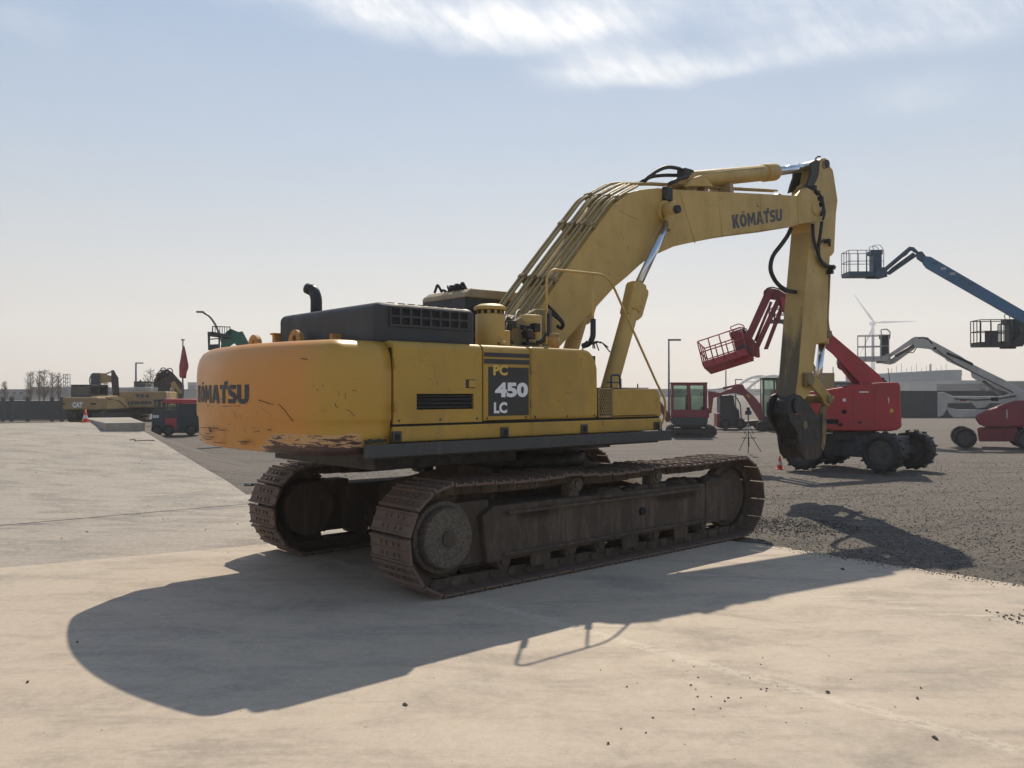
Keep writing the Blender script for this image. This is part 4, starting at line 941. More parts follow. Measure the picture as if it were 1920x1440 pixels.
for k in range(16):
    u = rr.choice((rr.uniform(372, 420), rr.uniform(440, 560))); v = rr.uniform(800, 835); a = cwpt(u, v); c = cwpt(u+rr.uniform(3, 12), v+rr.uniform(-1.5, 1.5)); hose('scratch', [a, c], rr.uniform(.002, .005), CW, 'mud', 4, 0)
b = MB(); n_ = 26; vs = []
x0_, x1_ = -3.08, -2.86
for i in range(n_+1): x = x0_+(x1_-x0_)*i/n_; vs += [(x, YS-.0015, 1.385+rr.uniform(-.006, .004)), (x, YS-.0015, 1.40+rr.uniform(0, .022))]
b.add(vs, [(2*i, 2*i+2, 2*i+3, 2*i+1) for i in range(n_)]); b.build('scuff_mark', 'darksteel', CW)
for (u, w_, v0_, v1_) in ((996, 1.2, 792, 820), (1000, .7, 791, 808), (760, .6, 800, 812), (1180, .7, 790, 800)):
    a = fy(u, v0_); c = fy(u, v1_); hose('rust_run', [(a.x, YS+.0005, a.z), (c.x, YS+.0005, c.z)], .004*w_, LS, 'rustpaint', 4, 0)
# bolts along the doors and hinges on the seams
for x in (-2.74, -2.3, -1.88, -1.76, -1.27, -1.15, -.7, -.30):
    b = MB(); b.cyl((x, YS-.006, 1.565), (x, YS+.004, 1.565), .011, n=8); b.build('bolt_head', 'skirt', D1 if x < -1.82 else (D2 if x < -1.22 else D3))
for (x, z, d_) in ((-2.785, 2.05, D1), (-2.785, 1.68, D1), (-1.205, 2.03, D3), (-1.205, 1.70, D3)):
    b = MB(); b.cyl((x, YS-.010, z-.04), (x, YS-.010, z+.04), .010, n=8); b.build('hinge', 'yellow', d_)
# ============================================================ ground
def stuff(o): o['kind'] = 'stuff'; return o
b = MB(); b.add([(-1400, -60, -.03), (1400, -60, -.03), (1400, 1400, -.03), (-1400, 1400, -.03)], [(0, 1, 2, 3)])
tag(b.build('ground', 'gravel'), kind='structure')
rr = random.Random(5)
def rough(pts, step=.35, amp=.02):
    r = []
    for i in range(len(pts)-1):
        a, c = Vector(pts[i]), Vector(pts[i+1]); l = (c-a).length; n = max(1, int(min(l/step, 90))); nn = Vector((-(c-a).y, (c-a).x)).normalized()
        for k in range(n):
            p = a+(c-a)*k/n; r.append(tuple(p+nn*rr.uniform(-amp, amp)*(0 if k == 0 else 1)))
    r.append(tuple(pts[-1])); return r
RU = Vector((2.64, 2.15)).normalized(); RN = Vector((-RU.y, RU.x)); C0 = Vector((-4.31, 13.464))      # foot of the ramp and its rise
def rampz(x, y):
    d = (Vector((x, y))-C0).dot(RN)
    if d < 0: return 0
    if d < 15.5: t = d/15.5; return .91*(.35*t+.65*t*t*(3-2*t))
    return max(-.3, .91-.075*(d-15.5))
def ramp_at(u, v):
    Y = 8.0; best = None            # walk out along the bearing until it meets the concrete
    while Y < 40:
        p = at(u, v, Y); g_ = p.z-rampz(p.x, p.y)
        if best is None or g_ < best[0]: best = (g_, Vector((p.x, p.y, rampz(p.x, p.y))))
        if g_ <= 0 or (Y > 27 and best[0] < g_-.02): break
        Y += .02
    return best[1]
E0, E1, E2, E3, E4, E5 = (12, -.64), (4.787, 7.797), (3.027, 9.857), tuple(ramp_at(461, 928)[:2]), tuple(ramp_at(297, 825)[:2]), tuple(ramp_at(267, 807)[:2])
F0, F1 = (-3.027-2.24*20, 9.857-1.28*20+.0), (.53, 11.9)
Cr0, Cr1 = (-4.31-2.64*18, 13.464-2.15*18), (-2.84, 14.66)
near = rough([E0, E1, E2, F1], .12, .03)+[(-3.027, 9.857), (-14, 3.585), (-20, .158), (-20, -9), (12, -9)]
mid = rough([F1, Cr1], .25, .018)+[(-4.31, 13.464), (-14, 5.573), (-20, .687), (-20, .158), (-14, 3.585), (-3.027, 9.857)]
mid = [(x, y) for x, y in mid]
def slab(name, pts, mat, z=0):
    # shrink slightly so that the joints stay open
    c = Vector((sum(p[0] for p in pts)/len(pts), sum(p[1] for p in pts)/len(pts)))
    b = MB(); b.prismz(pts, -.10, z); o = b.build(name, mat); tag(o, kind='structure'); return o
slab('concrete_slab', near, 'concrete', 0)
def shift(pts, dx, dy, pred): return [(x+dx, y+dy) if pred(x, y) else (x, y) for x, y in pts]
slab('concrete_slab', shift(mid, -.003, .005, lambda x, y: any(abs(x-a)+abs(y-c) < .01 for a, c in ((F1), (-3.027, 9.857), (-14, 3.585), (-20, .158)))), 'concrete2', -.004)
rows = [Vector((*Cr1, .001))]
for (u, v) in ((461, 928), (440, 912), (417, 897), (392, 883), (367, 868), (340, 851), (318, 838), (297, 825), (282, 816), (267, 807), (262, 801), (258, 796.5)): rows.append(ramp_at(u+rr.uniform(-1, 1), v))
rl_ = rows[-1]
for k in range(1, 9): q = Vector((rl_.x, rl_.y))+RN*1.6*k; rows.append(Vector((q.x, q.y, rampz(q.x, q.y))))
vs = []; NC = 60
for p in rows:
    for j in range(NC+1):
        t = (j/NC)**1.6*75; x, y = p.x-RU.x*t, p.y-RU.y*t; vs.append((x, y, rampz(x, y)+.001+.012*mnoise.noise(Vector((x*.35, y*.35, 0)))*(1 if p is not rows[0] else 0)))
b = MB(); b.add(vs, [(i*(NC+1)+j, (i+1)*(NC+1)+j, (i+1)*(NC+1)+j+1, i*(NC+1)+j+1)[::-1] for i in range(len(rows)-1) for j in range(NC)], True)
tag(b.build('concrete_ramp', 'concrete2'), kind='structure')
vs = []
for i, p in enumerate(rows):        # gravel banked against the open side of the ramp
    for (t, f) in ((-.05, .93), (.25, .86), (.9, .45), (2.0, -.02)): x, y = p.x+RU.x*t*1.0, p.y+RU.y*t; vs.append((x, y, max(p.z, 0)*f-.018-(.03 if f < 0 else 0)))
b = MB(); b.add(vs, [(i*4+j, i*4+j+1, (i+1)*4+j+1, (i+1)*4+j) for i in range(len(rows)-1) for j in range(3)], True)
tag(b.build('gravel_bank', 'gravel'), kind='structure')
# loose stones
def inslab(x, y):
    if y > 51.5: return False
    def left(a, c): return (c[0]-a[0])*(y-a[1])-(c[1]-a[1])*(x-a[0])
    if y < E1[1]: return left(E0, E1) > 0
    if y < E2[1]: return left(E1, E2) > 0
    if y < E3[1]: return left(E2, E3) > 0
    if y < E4[1]: return left(E3, E4) > 0
    return left(E4, E5) > 0 if y < 30 else True
def stones(name, spots, mat, seed=1):
    r = random.Random(seed); V, Fc = [], []
    for (x, y, z, s) in spots:
        k = len(V); a = r.uniform(0, 6.28); ca, sa = cos(a), sin(a); ex_, ey_, ez_ = s*r.uniform(.7, 1.4), s*r.uniform(.6, 1.0), s*r.uniform(.4, .75)
        for (px, py, pz) in ((1, 0, .1), (.3, .9, -.1), (-.8, .5, .15), (-.7, -.7, -.1), (.4, -.9, .1), (.1, .0, 1), (0, 0, -1)):
            px += r.uniform(-.2, .2); py += r.uniform(-.2, .2)
            V.append((x+(px*ex_*ca-py*ey_*sa), y+(px*ex_*sa+py*ey_*ca), z+pz*ez_))
        for i in range(5): Fc.append((k+i, k+(i+1) % 5, k+5)); Fc.append((k+(i+1) % 5, k+i, k+6))
    me = bpy.data.meshes.new(name); me.from_pydata(V, [], Fc); me.materials.append(M[mat]); me.update()
    o = bpy.data.objects.new(name, me); COL.objects.link(o); return o
r = random.Random(9); sp = []
while len(sp) < 17000:
    y = 7.2+r.random()**1.5*15; x = r.uniform(-4.2, .62*y+.6)
    if inslab(x, y): continue
    sp.append((x, y, -.028+r.uniform(0, .008), r.choice((.004, .005, .007, .009, .012, .015))))
stuff(stones('gravel_stones', sp, 'stone', 3))
sp = []
while len(sp) < 2200:
    y = 9.0+r.random()*6; x = r.uniform(1.0, 7)
    if inslab(x, y): continue
    sp.append((x, y, -.026, r.choice((.006, .009, .013))))
c = gnd(1500, 985)
while len(sp) < 3300:
    x = r.gauss(c.x-.1, .55); y = r.gauss(c.y+.1, .45)
    if inslab(x, y): continue
    d = math.hypot((x-c.x)/1.1, y-c.y); sp.append((x, y, -.03+max(0, .05-.05*d)*r.random(), r.uniform(.006, .020)))
stuff(stones('dark_gravel_stones', sp, 'stone_dark', 4))
sp = []
for k in range(70):
    x = r.uniform(-4.5, 4.6); y = 2.4+r.random()**.8*9
    if inslab(x, y): sp.append((x, y, .002, r.choice((.002, .003, .003, .005))))
for k in range(90): sp.append((r.gauss(4.12, .12), r.gauss(6.62, .13), .004, r.uniform(.005, .016)))
for k in range(900):
    t = r.random()*1.4; a_, c_ = (E1, E2) if r.random() < .6 else (E0, E1); t = r.random(); x = a_[0]+(c_[0]-a_[0])*t; y = a_[1]+(c_[1]-a_[1])*t; d = abs(r.gauss(0, .10)); sp.append((x-d*.74, y-d*.64, .003, r.uniform(.003, .009)))
for k in range(40): sp.append((r.gauss(1.5, .5), r.gauss(5.0, .3), .003, r.uniform(.004, .010)))
for (u, v, s) in ((1753, 1385, .02), (760, 1322, .016), (1580, 1068, .028), (1552, 1299, .018), (1140, 1395, .012), (145, 1205, .012), (52, 1280, .014), (1720, 1310, .014)):
    p = gnd(u, v); sp.append((p.x, p.y, .006, s))
for k in range(160):
    x = r.uniform(-16, -3); y = r.uniform(8, 24)
    if inslab(x, y): sp.append((x, y, rampz(x, y)+.006, r.uniform(.006, .016)))
stuff(stones('loose_pebbles', sp, 'stone_dark', 6))

# ============================================================ shared builders for the machines behind
def loc(F, p): d = Vector(p)-F.o; return Vector((d.dot(F.f), d.dot(F.l), d.z))
def wheel(parent, c, r, w, yaw=0, lugs=18):
    """c in the parent's frame, axle along y turned by yaw"""
    m = Matrix.Translation(c) @ Matrix.Rotation(yaw, 4, 'Z'); b = MB(); n = 28; pf = [(-w/2, r*.62), (-w/2, r*.86), (-w*.38, r*.94), (w*.38, r*.94), (w/2, r*.86), (w/2, r*.62)]
    vs = [m @ Vector((q*cos(2*pi*k/n), y, q*sin(2*pi*k/n))) for k in range(n) for y, q in pf]
    b.add(vs, [(k*6+j, ((k+1) % n)*6+j, ((k+1) % n)*6+(j+1) % 6, k*6+(j+1) % 6) for k in range(n) for j in range(6)], True)
    for k in range(lugs*2):
        a = 2*pi*k/(lugs*2); s_ = 1 if k % 2 else -1; mm = m @ Matrix.Rotation(a, 4, 'Y'); b.box(-r*.045, r*.045, s_*w*.04, s_*w*.5, r*.88, r*1.0, mm)
    t = b.build('wheel', 'tire', parent)
    b = MB()
    b.cyl(m @ Vector((0, -w*.40, 0)), m @ Vector((0, w*.40, 0)), r*.60, n=24); b.cyl(m @ Vector((0, -w*.46, 0)), m @ Vector((0, w*.46, 0)), r*.22, n=14)
    for k in range(8):
        a = 2*pi*k/8
        for s_ in (-1, 1): b.cyl(m @ Vector((r*.36*cos(a), s_*w*.40, r*.36*sin(a))), m @ Vector((r*.36*cos(a), s_*w*.44, r*.36*sin(a))), r*.045, n=6)
    b.build('rim', 'rim', t); return t
def bar(b, p, q, r_=.018, n=6): b.cyl(p, q, r_, n=n)
def basket(root, m, w, d, h, mat, boxmat='greydark', rail=.018, hoop=True, floormat=None):
    """work platform; m places it, x along its length, z up, control box at the low-x end"""
    P = lambda x, y, z: m @ Vector((x, y, z))
    b = MB(); b.box(-w/2, w/2, -d/2, d/2, -.05, .03, m); b.box(-w/2, w/2, -d/2, -d/2+.015, .03, .12, m); b.box(-w/2, w/2, d/2-.015, d/2, .03, .12, m); b.box(w/2-.015, w/2, -d/2+.016, d/2-.016, .03, .12, m); b.box(-w*.45, -w*.1, -.08, .08, -.12, -.051, m)
    bk = b.build('platform_floor', floormat or mat, root)
    for z in (h, h*.55):
        b = MB(); b.tube([P(-w/2, -d/2, z), P(w/2, -d/2, z), P(w/2, d/2, z), P(-w/2, d/2, z)], rail, 6, .05); b.build('guard_rail', mat, bk)
    for k in range(5):
        x = -w/2+w*k/4
        for y in (-d/2, d/2): b = MB(); b.cyl(P(x, y, .0), P(x, y, h), rail, n=6); b.build('rail_post', mat, bk)
    for y in (-d*.17, d*.17): b = MB(); b.cyl(P(w/2, y, 0), P(w/2, y, h), rail, n=6); b.build('rail_post', mat, bk)
    b = MB(); b.box(-w/2-.02, -w/2+w*.24, -d*.28, d*.22, .02, h*.98, m); b.box(-w/2-.05, -w/2+w*.30, -d*.3, d*.25, h*.86, h*1.03, m); cbx = b.build('control_box', boxmat, bk, .01)
    if hoop:
        for y in (-d*.25, d*.2):
            b = MB(); b.tube([P(-w/2-.04, y, h*.9), P(-w/2-.06, y, h*1.12), P(-w/2+.05, y, h*1.26), P(-w/2+w*.25, y, h*1.24), P(-w/2+w*.22, y, h*1.05)], rail*.8, 6, .04); b.build('control_hoop', mat, bk)
    return bk
def base4(root, cx_b, L_, Wd, r_w, mat, z0, z1, yaw=0, wmat=None):
    m = Matrix.Translation(cx_b) @ Matrix.Rotation(yaw, 4, 'Z')
    b = MB(); b.box(-L_/2+.0, L_/2, -Wd*.32, Wd*.32, z0, z1, m); ch_ = b.build('chassis', mat, root, .03)
    for sx_ in (-1, 1):
        for sy in (-1, 1): wheel(root, m @ Vector((sx_*L_/2, sy*Wd/2, r_w)), r_w, r_w*.75, yaw)
    return ch_
def pp(root, F, name, pts, y0, y1, mat, bevel=.01, ref=None):
    b = MB(); b.prism(F.xz(pts, y0 if ref is None else ref), y0, y1); return b.build(name, mat, root, bevel)
def rod(root, F, name, pts, y, r_, mat, rnd=0, n=8):
    b = MB(); b.tube([tuple(F.y(u, v, y)) for u, v in pts], r_, n, rnd); return b.build(name, mat, root)

# ============================================================ red telescopic lift behind the stick
F = Fr(8.25, 19.75, radians(160)); R_ = F.thing('boom_lift', 'big red telescopic boom lift with lugged black tyres parked behind the excavator stick', 'boom lift', 'boom lifts in the yard')
b = MB(); b.prism(F.xz([(1500, 736), (1548, 731), (1600, 722.5), (1650, 717), (1683, 716), (1688, 721), (1691, 800), (1683, 806), (1670, 808.5), (1560, 808.5), (1535, 800), (1500, 798)], .62), -.62, .62)
tb = b.build('turret', 'red', R_, .05, seg=3)
for (u, v, rr_, mt) in ((1583, 772, .055, 'gap'), (1576, 796, .045, 'gap')):
    p = F.y(u, v, .63); b = MB(); b.cyl((p.x, .60, p.z), (p.x, .628, p.z), rr_, n=14); b.build('cover_vent', mt, tb)
p = F.y(1583, 750, .63); b = MB(); b.box(p.x-.035, p.x+.035, .615, .627, p.z-.035, p.z+.035); b.build('sticker', 'white', tb)
for u in (1600, 1640): p = F.y(u, 760, .63); b = MB(); b.box(p.x-.006, p.x+.006, .60, .624, F.y(u, 800, .63).z, F.y(u, 728, .63).z); b.build('cover_seam', 'maroon', tb)
rod(tb, F, 'scratch', [(1665, 745), (1667, 750), (1666, 757)], .625, .010, 'white')
pp(R_, F, 'turntable', [(1560, 806), (1640, 806), (1640, 822), (1560, 822)], -.5, .5, 'darksteel')
ch_yaw = math.atan2(.77, -.64)-F.yaw; cen = loc(F, (8.22, 19.75, 0))
m = Matrix.Translation((cen.x, cen.y, 0)) @ Matrix.Rotation(ch_yaw, 4, 'Z')
b = MB(); b.box(-1.0, 1.0, -.46, .46, .30, .80, m); b.box(-1.05, -.85, -.7, .7, .38, .58, m); b.box(.85, 1.05, -.7, .7, .38, .58, m); b.build('chassis', 'greydark', R_, .03)
for wp in ((8.27, 18.55), (9.42, 19.50), (6.78, 19.35), (7.98, 20.75)):
    q = loc(F, (wp[0], wp[1], 0)); wheel(R_, (q.x, q.y, .465), .465, .38, ch_yaw+.05, 14)
pp(R_, F, 'main_boom', [(1567, 633), (1648, 702), (1658, 716), (1640, 726), (1612, 718), (1560, 662), (1478, 596), (1468, 580), (1462, 556), (1480, 562)], -.14, .14, 'redfade', .012, .14)
pp(R_, F, 'boom_knuckle', [(1572, 672), (1590, 690), (1586, 694), (1575, 693), (1570, 688)], -.12, .12, 'maroon', .012, .12)
rod(R_, F, 'lift_cylinder', [(1582, 690), (1612, 728)], .0, .075, 'redfade')
rod(R_, F, 'hose_loop', [(1571, 672), (1569, 680), (1572, 688)], .15, .012, 'black', .03)
b = MB()
for (u, v) in ((1642, 704), (1648, 710), (1654, 712), (1646, 716), (1658, 717)): p = F.y(u, v, .1); b.box(p.x-.05, p.x+.05, -.1, .12, p.z-.03, p.z+.05)
b.build('boom_pivot', 'darksteel', R_, .01)
rod(R_, F, 'antenna', [(1665, 690), (1669, 720)], .2, .008, 'black')
jm = 'maroon'
pp(R_, F, 'jib_arm', [(1438, 540), (1452, 545), (1408, 640), (1396, 634)], .06, .13, jm)
pp(R_, F, 'jib_arm', [(1456, 560), (1465, 562), (1424, 652), (1414, 650)], -.02, .04, jm)
pp(R_, F, 'jib_arm', [(1468, 560), (1474, 566), (1440, 655), (1432, 655)], -.13, -.06, jm)
rod(R_, F, 'jib_cylinder', [(1446, 566), (1416, 640)], -.05, .035, jm)
pp(R_, F, 'jib_head', [(1432, 545), (1440, 539), (1460, 543), (1482, 556), (1490, 570), (1480, 598), (1463, 580), (1456, 562), (1440, 560), (1431, 552)], -.14, .0, jm, .01, 0)
rod(R_, F, 'hose_loop', [(1434, 550), (1437, 541), (1447, 538), (1462, 542), (1480, 553)], .13, .016, 'black', .05)
pp(R_, F, 'platform_mount', [(1374, 622), (1392, 622), (1412, 636), (1424, 652), (1420, 668), (1384, 668), (1378, 648)], -.10, .10, jm)
pc = F.y(1366, 680, 0); m = Matrix.Translation(pc) @ Matrix.Rotation(radians(-6), 4, 'Z') @ Matrix.Rotation(radians(17), 4, 'Y') @ Matrix.Rotation(radians(14), 4, 'X')
basket(R_, m, 1.12, .62, .68, 'redfade', 'greydark', .017)
pp(R_, F, 'flag_panel', [(1412, 668), (1424, 648), (1425, 670), (1420, 671)], -.2, -.19, 'redfade', 0)

for (u, v, w_, h_, mt_) in ((1560, 745, .05, .03, 'decal_yellow'), (1620, 735, .10, .015, 'white'), (1672, 770, .03, .04, 'decal_yellow'), (1612, 792, .04, .025, 'decal_black')):
    p = F.y(u, v, .63); b = MB(); b.box(p.x-w_, p.x+w_, .617, .626, p.z-h_, p.z+h_); b.build('sticker', mt_, tb)
for k in range(3): rod(R_, F, 'hydraulic_hose', [(1600+3*k, 722), (1590+3*k, 704), (1584+2*k, 690-2*k), (1575, 676-3*k)], .13-.03*k, .010, 'black', .1)
p = F.y(1560, 790, .63); b = MB(); b.box(p.x-.14, p.x+.14, .617, .64, p.z-.05, p.z+.05); b.build('step_recess', 'gap', tb)
b = MB(); q = [F.y(u, v, .60) for u, v in ((1548, 730), (1600, 721.5), (1650, 716))]; b.tube([tuple(x) for x in q], .012, 6); b.build('cover_edge', 'redfade', tb)
# tan platform seen past the red jib
F = Fr(14.5, 46, radians(165)); R_ = F.thing('boom_lift', 'distant tan work platform half hidden between the red jib and the excavator stick', 'boom lift', 'boom lifts in the yard')
pc = F.y(1462, 604, 0); basket(R_, Matrix.Translation(pc), 1.1, .8, .75, 'bld_dark', 'catyellow', .03)
pp(R_, F, 'main_boom', [(1474, 600), (1478, 596), (1535, 700), (1528, 704)], -.12, .12, 'catyellow'); base4(R_, (F.y(1540, 740, 0).x, 0, 0), 2, 1.7, .42, 'catyellow', .35, 1.0)
pp(R_, F, 'turret', [(1505, 700), (1560, 700), (1560, 745), (1505, 745)], -.6, .6, 'catyellow')

# ============================================================ white articulated lift with a red base
F = Fr(16.2, 27.6, radians(152)); R_ = F.thing('boom_lift', 'off white articulated boom lift with folded risers over a low red base', 'boom lift', 'boom lifts in the yard')
wg = 'whitegrey'
pp(R_, F, 'jib_arm', [(1660, 664), (1667, 664), (1712, 633), (1722, 632), (1722, 640), (1714, 643), (1666, 672)], .05, .13, wg)
pp(R_, F, 'jib_arm', [(1661, 681), (1668, 684), (1678, 681), (1714, 655), (1722, 646), (1714, 643), (1670, 674)], -.10, .0, wg)
rod(R_, F, 'jib_cylinder', [(1678, 668), (1712, 648)], .03, .045, 'greypole')
pp(R_, F, 'boom_head', [(1708, 636), (1716, 632), (1740, 633), (1747, 640), (1749, 656), (1738, 654), (1716, 652)], -.14, .14, wg)
rod(R_, F, 'hose_loop', [(1722, 634), (1731, 632), (1742, 637), (1748, 645)], .15, .02, 'black', .06)
rod(R_, F, 'hose_loop', [(1700, 660), (1712, 662), (1720, 650)], .1, .015, 'black', .06)
pp(R_, F, 'main_boom', [(1744, 637), (1754, 642), (1800, 667), (1826, 684), (1885, 713), (1930, 737), (1985, 765), (1985, 790), (1905, 745), (1848, 712), (1838, 717), (1822, 707), (1820, 697), (1775, 676), (1771, 671), (1752, 660), (1745, 655)], -.15, .15, wg, .015, .15)
p = F.y(1753, 653, .16); b = MB(); b.cyl((p.x, .1, p.z), (p.x, .156, p.z), .05, n=14); b.build('boom_hole', 'gap', R_)
rod(R_, F, 'hose_track', [(1775, 662), (1800, 672), (1820, 681), (1824, 684)], .17, .04, 'black')
rod(R_, F, 'lift_cylinder', [(1842, 713), (1866, 732), (1905, 752)], 0, .055, 'greypole')
pp(R_, F, 'upper_riser', [(1758, 736), (1768, 735), (1787, 743), (1875, 743), (1902, 736), (1940, 732), (1985, 735), (1985, 762), (1888, 757), (1856, 756), (1848, 764), (1832, 766), (1822, 756), (1778, 756), (1776, 767), (1768, 779), (1758, 783)], -.2, .2, wg, .02, .2)
pp(R_, F, 'lower_riser', [(1774, 764), (1796, 768), (1860, 768), (1920, 770), (1920, 783), (1788, 783), (1780, 776)], -.16, .16, wg, .015, .16)
pp(R_, F, 'turret', [(1829, 786), (1831, 779), (1845, 772), (1885, 757.5), (1905, 751), (1925, 751), (1990, 758), (1990, 801), (1848, 801), (1836, 796)], -.55, .62, 'maroon', .05, .62)
b = MB(); p = F.y(1888, 775, .63); b.box(p.x-.02, p.x+.02, .6, .626, p.z-.16, p.z+.12); b.build('sticker', 'whitegrey', R_)
pp(R_, F, 'chassis', [(1833, 803), (1908, 803), (1908, 828), (1836, 828)], -.5, .55, 'maroon', .02, .55)
for (u, Y) in ((1810, 26.6), (1925, 26.0)):
    g = at(u, 800, Y); q = loc(F, (g.x, g.y, 0)); wheel(R_, (q.x, q.y, .34), .34, .26, 0, 14)
    wheel(R_, (q.x+.1, q.y-1.5, .34), .34, .26, 0, 14)
pc = F.y(1637, 675, 0); m = Matrix.Translation(pc)
basket(R_, m @ Matrix.Rotation(radians(6), 4, 'Z'), 1.0, .62, .86, 'whitegrey', 'greydark', .016)
pp(R_, F, 'platform_mount', [(1655, 668), (1670, 666), (1670, 684), (1655, 682)], -.2, .2, wg)

for (u0, v0, u1, v1, mt_) in ((1858, 745, 1872, 752, 'decal_black'), (1800, 748, 1812, 752, 'redfade')):
    a, c = F.y(u0, v1, .2), F.y(u1, v0, .2); b = MB(); b.box(a.x, c.x, .198, .206, a.z, c.z); b.build('sticker', mt_, R_)
rod(R_, F, 'hydraulic_hose', [(1790, 748), (1830, 750), (1870, 748), (1905, 742)], .22, .018, 'black', .1)
rod(R_, F, 'hydraulic_hose', [(1756, 656), (1790, 680), (1840, 706), (1900, 736)], .17, .014, 'black', .1)
# ============================================================ blue telescopic lift reaching in from the right
F = Fr(23.5, 27.5, radians(150)); R_ = F.thing('boom_lift', 'long blue telescopic boom reaching in from the right with a blue work platform', 'boom lift', 'boom lifts in the yard')
pp(R_, F, 'main_boom', [(1733, 480), (1745, 481), (1922, 584), (2180, 735), (2180, 765), (1922, 608), (1735, 501), (1729, 494)], -.20, .20, 'blue', .02, .20)
pp(R_, F, 'boom_tip', [(1717, 472), (1729, 471), (1736, 480), (1748, 484), (1738, 498), (1727, 490), (1718, 484)], -.17, .17, 'bluedark', .012, .17)
pp(R_, F, 'jib_arm', [(1705, 463), (1714, 464), (1722, 472), (1718, 476), (1708, 470), (1664, 507), (1660, 501)], .02, .12, 'bluedark')
pp(R_, F, 'jib_arm', [(1712, 474), (1720, 480), (1714, 484), (1668, 516), (1662, 513), (1672, 503)], -.12, .0, 'bluedark')
rod(R_, F, 'jib_cylinder', [(1672, 506), (1712, 478)], .0, .04, 'bluedark')
pp(R_, F, 'platform_mount', [(1653, 503), (1664, 503), (1664, 519), (1645, 524), (1640, 515)], -.18, .18, 'bluedark')
pc = F.y(1617, 517, 0); basket(R_, Matrix.Translation(pc) @ Matrix.Rotation(radians(28), 4, 'Z'), 1.35, .8, .95, 'bluedark', 'bluedark', .014)
pp(R_, F, 'turret', [(2120, 740), (2260, 740), (2260, 805), (2120, 805)], -.7, .7, 'blue', .05); q = F.y(2190, 800, 0); base4(R_, (q.x, 0, 0), 2.2, 1.8, .48, 'greydark', .35, .8)

for k in range(5):
    p = F.y(1752+17*k, 494+9.6*k, .2); b = MB(); m = Matrix.Translation(p) @ Matrix.Rotation(radians(0), 4, 'Y'); b.box(-.09, .09, -.004, .006, -.05, .05, m); b.build('boom_sticker', 'whitegrey' if k in (1, 2) else 'bluedark', R_)
rod(R_, F, 'hydraulic_hose', [(1708, 466), (1700, 478), (1684, 486), (1668, 500)], .14, .016, 'black', .1)
rod(R_, F, 'boom_wear_strip', [(1746, 482.5), (1922, 585)], .19, .012, 'bluedark')
# two dark baskets at the right edge
for (u, v, Y, sc_, lb, un) in ((1868, 648, 29, 1.0, 'dark work platform with a spare panel on its rail, hanging below the blue boom', 2050), (1897, 645, 36, 1.1, 'farther dark work platform half behind another one at the right edge', 2090)):
    g = at(u+300, 800, Y); F = Fr(g.x, g.y, radians(150)); R_ = F.thing('boom_lift', lb, 'boom lift', 'boom lifts in the yard')
    pc = F.y(u, v, 0); basket(R_, Matrix.Translation(pc) @ Matrix.Rotation(radians(24 if Y < 30 else 10), 4, 'Z'), 1.5 if Y < 30 else 1.0, .8, .95, 'greydark', 'greydark', .018)
    pp(R_, F, 'jib_arm', [(u+30, v-6), (u+34, v), (u+80, v-45), (u+74, v-50)], -.1, .1, 'greydark'); pp(R_, F, 'main_boom', [(u+74, v-50), (u+84, v-48), (u+300, v+90), (u+300, v+110), (u+74, v-36)], -.18, .18, 'greydark')
    pp(R_, F, 'turret', [(u+260, 735), (u+360, 735), (u+360, 800), (u+260, 800)], -.7, .7, 'greydark'); q = F.y(u+310, 800, 0); base4(R_, (q.x, 0, 0), 2.2, 1.8, .45, 'greydark', .35, .8)
    if Y < 30: p = F.y(1859, 633, .3); b = MB(); b.box(p.x-.22, p.x+.22, .40, .43, p.z-.25, p.z+.25); b.build('hanging_panel', 'greydark', R_)

# ============================================================ excavators in the background
def crawler(root, x0, x1, y0, y1, h, mat='darksteel'):
    b = MB(); n = 12; r_ = h/2; pts = [(x0+r_-r_*cos(a), r_+r_*sin(a)) for a in [-pi/2+pi*k/n for k in range(n+1)]]
    pts = [(x0+r_+r_*cos(pi/2+pi*k/n), r_+r_*sin(pi/2+pi*k/n)) for k in range(n+1)]+[(x1-r_+r_*cos(-pi/2+pi*k/n), r_+r_*sin(-pi/2+pi*k/n)) for k in range(n+1)]
    m_ = len(pts); i_ = [(x0+(x1-x0)/2+(p[0]-(x0+x1)/2)*(1-.12*h/(x1-x0)*2), r_+(p[1]-r_)*.80) for p in pts]
    vs = []; 
    for y in (y0, y1): vs += [(p[0], y, p[1]) for p in pts]+[(p[0], y, p[1]) for p in i_]
    fs = []
    for k in range(m_):
        k2 = (k+1) % m_; fs += [(k, k2, k2+2*m_, k+2*m_), (m_+k, m_+k2, m_+k2+2*m_, m_+k+2*m_), (k, k2, m_+k2, m_+k), (2*m_+k, 2*m_+k2, 3*m_+k2, 3*m_+k)]
    b.add(vs, fs)
    # shoe ridges
    per = 0; last = pts[-1]
    nb = int((x1-x0)/.12)
    for k in range(nb):
        x = x0+r_+(x1-x0-2*r_)*k/nb
        for z in (h, 0): b.box(x-.02, x+.02, y0, y1, z-.01, z+.03 if z else .01)
    for k in range(10):
        for (cx0, sg) in ((x0+r_, 1), (x1-r_, -1)):
            a = pi/2+sg*pi*k/9; mm = Matrix.Translation((cx0, 0, r_)) @ Matrix.Rotation(-a+pi/2, 4, 'Y'); b.box(-.02, .02, y0, y1, r_-.01, r_+.03, mm)
    t = b.build('crawler_track', mat, root)
    b = MB(); b.box(x0+r_*1.2, x1-r_*1.2, y0+.03, y1-.03, h*.25, h*.7); b.build('track_frame', mat, t, .02)
    for x in (x0+r_, x1-r_): b = MB(); b.cyl((x, y0+.02, r_), (x, y1-.02, r_), r_*.72, n=18); b.build('track_wheel', mat, t)
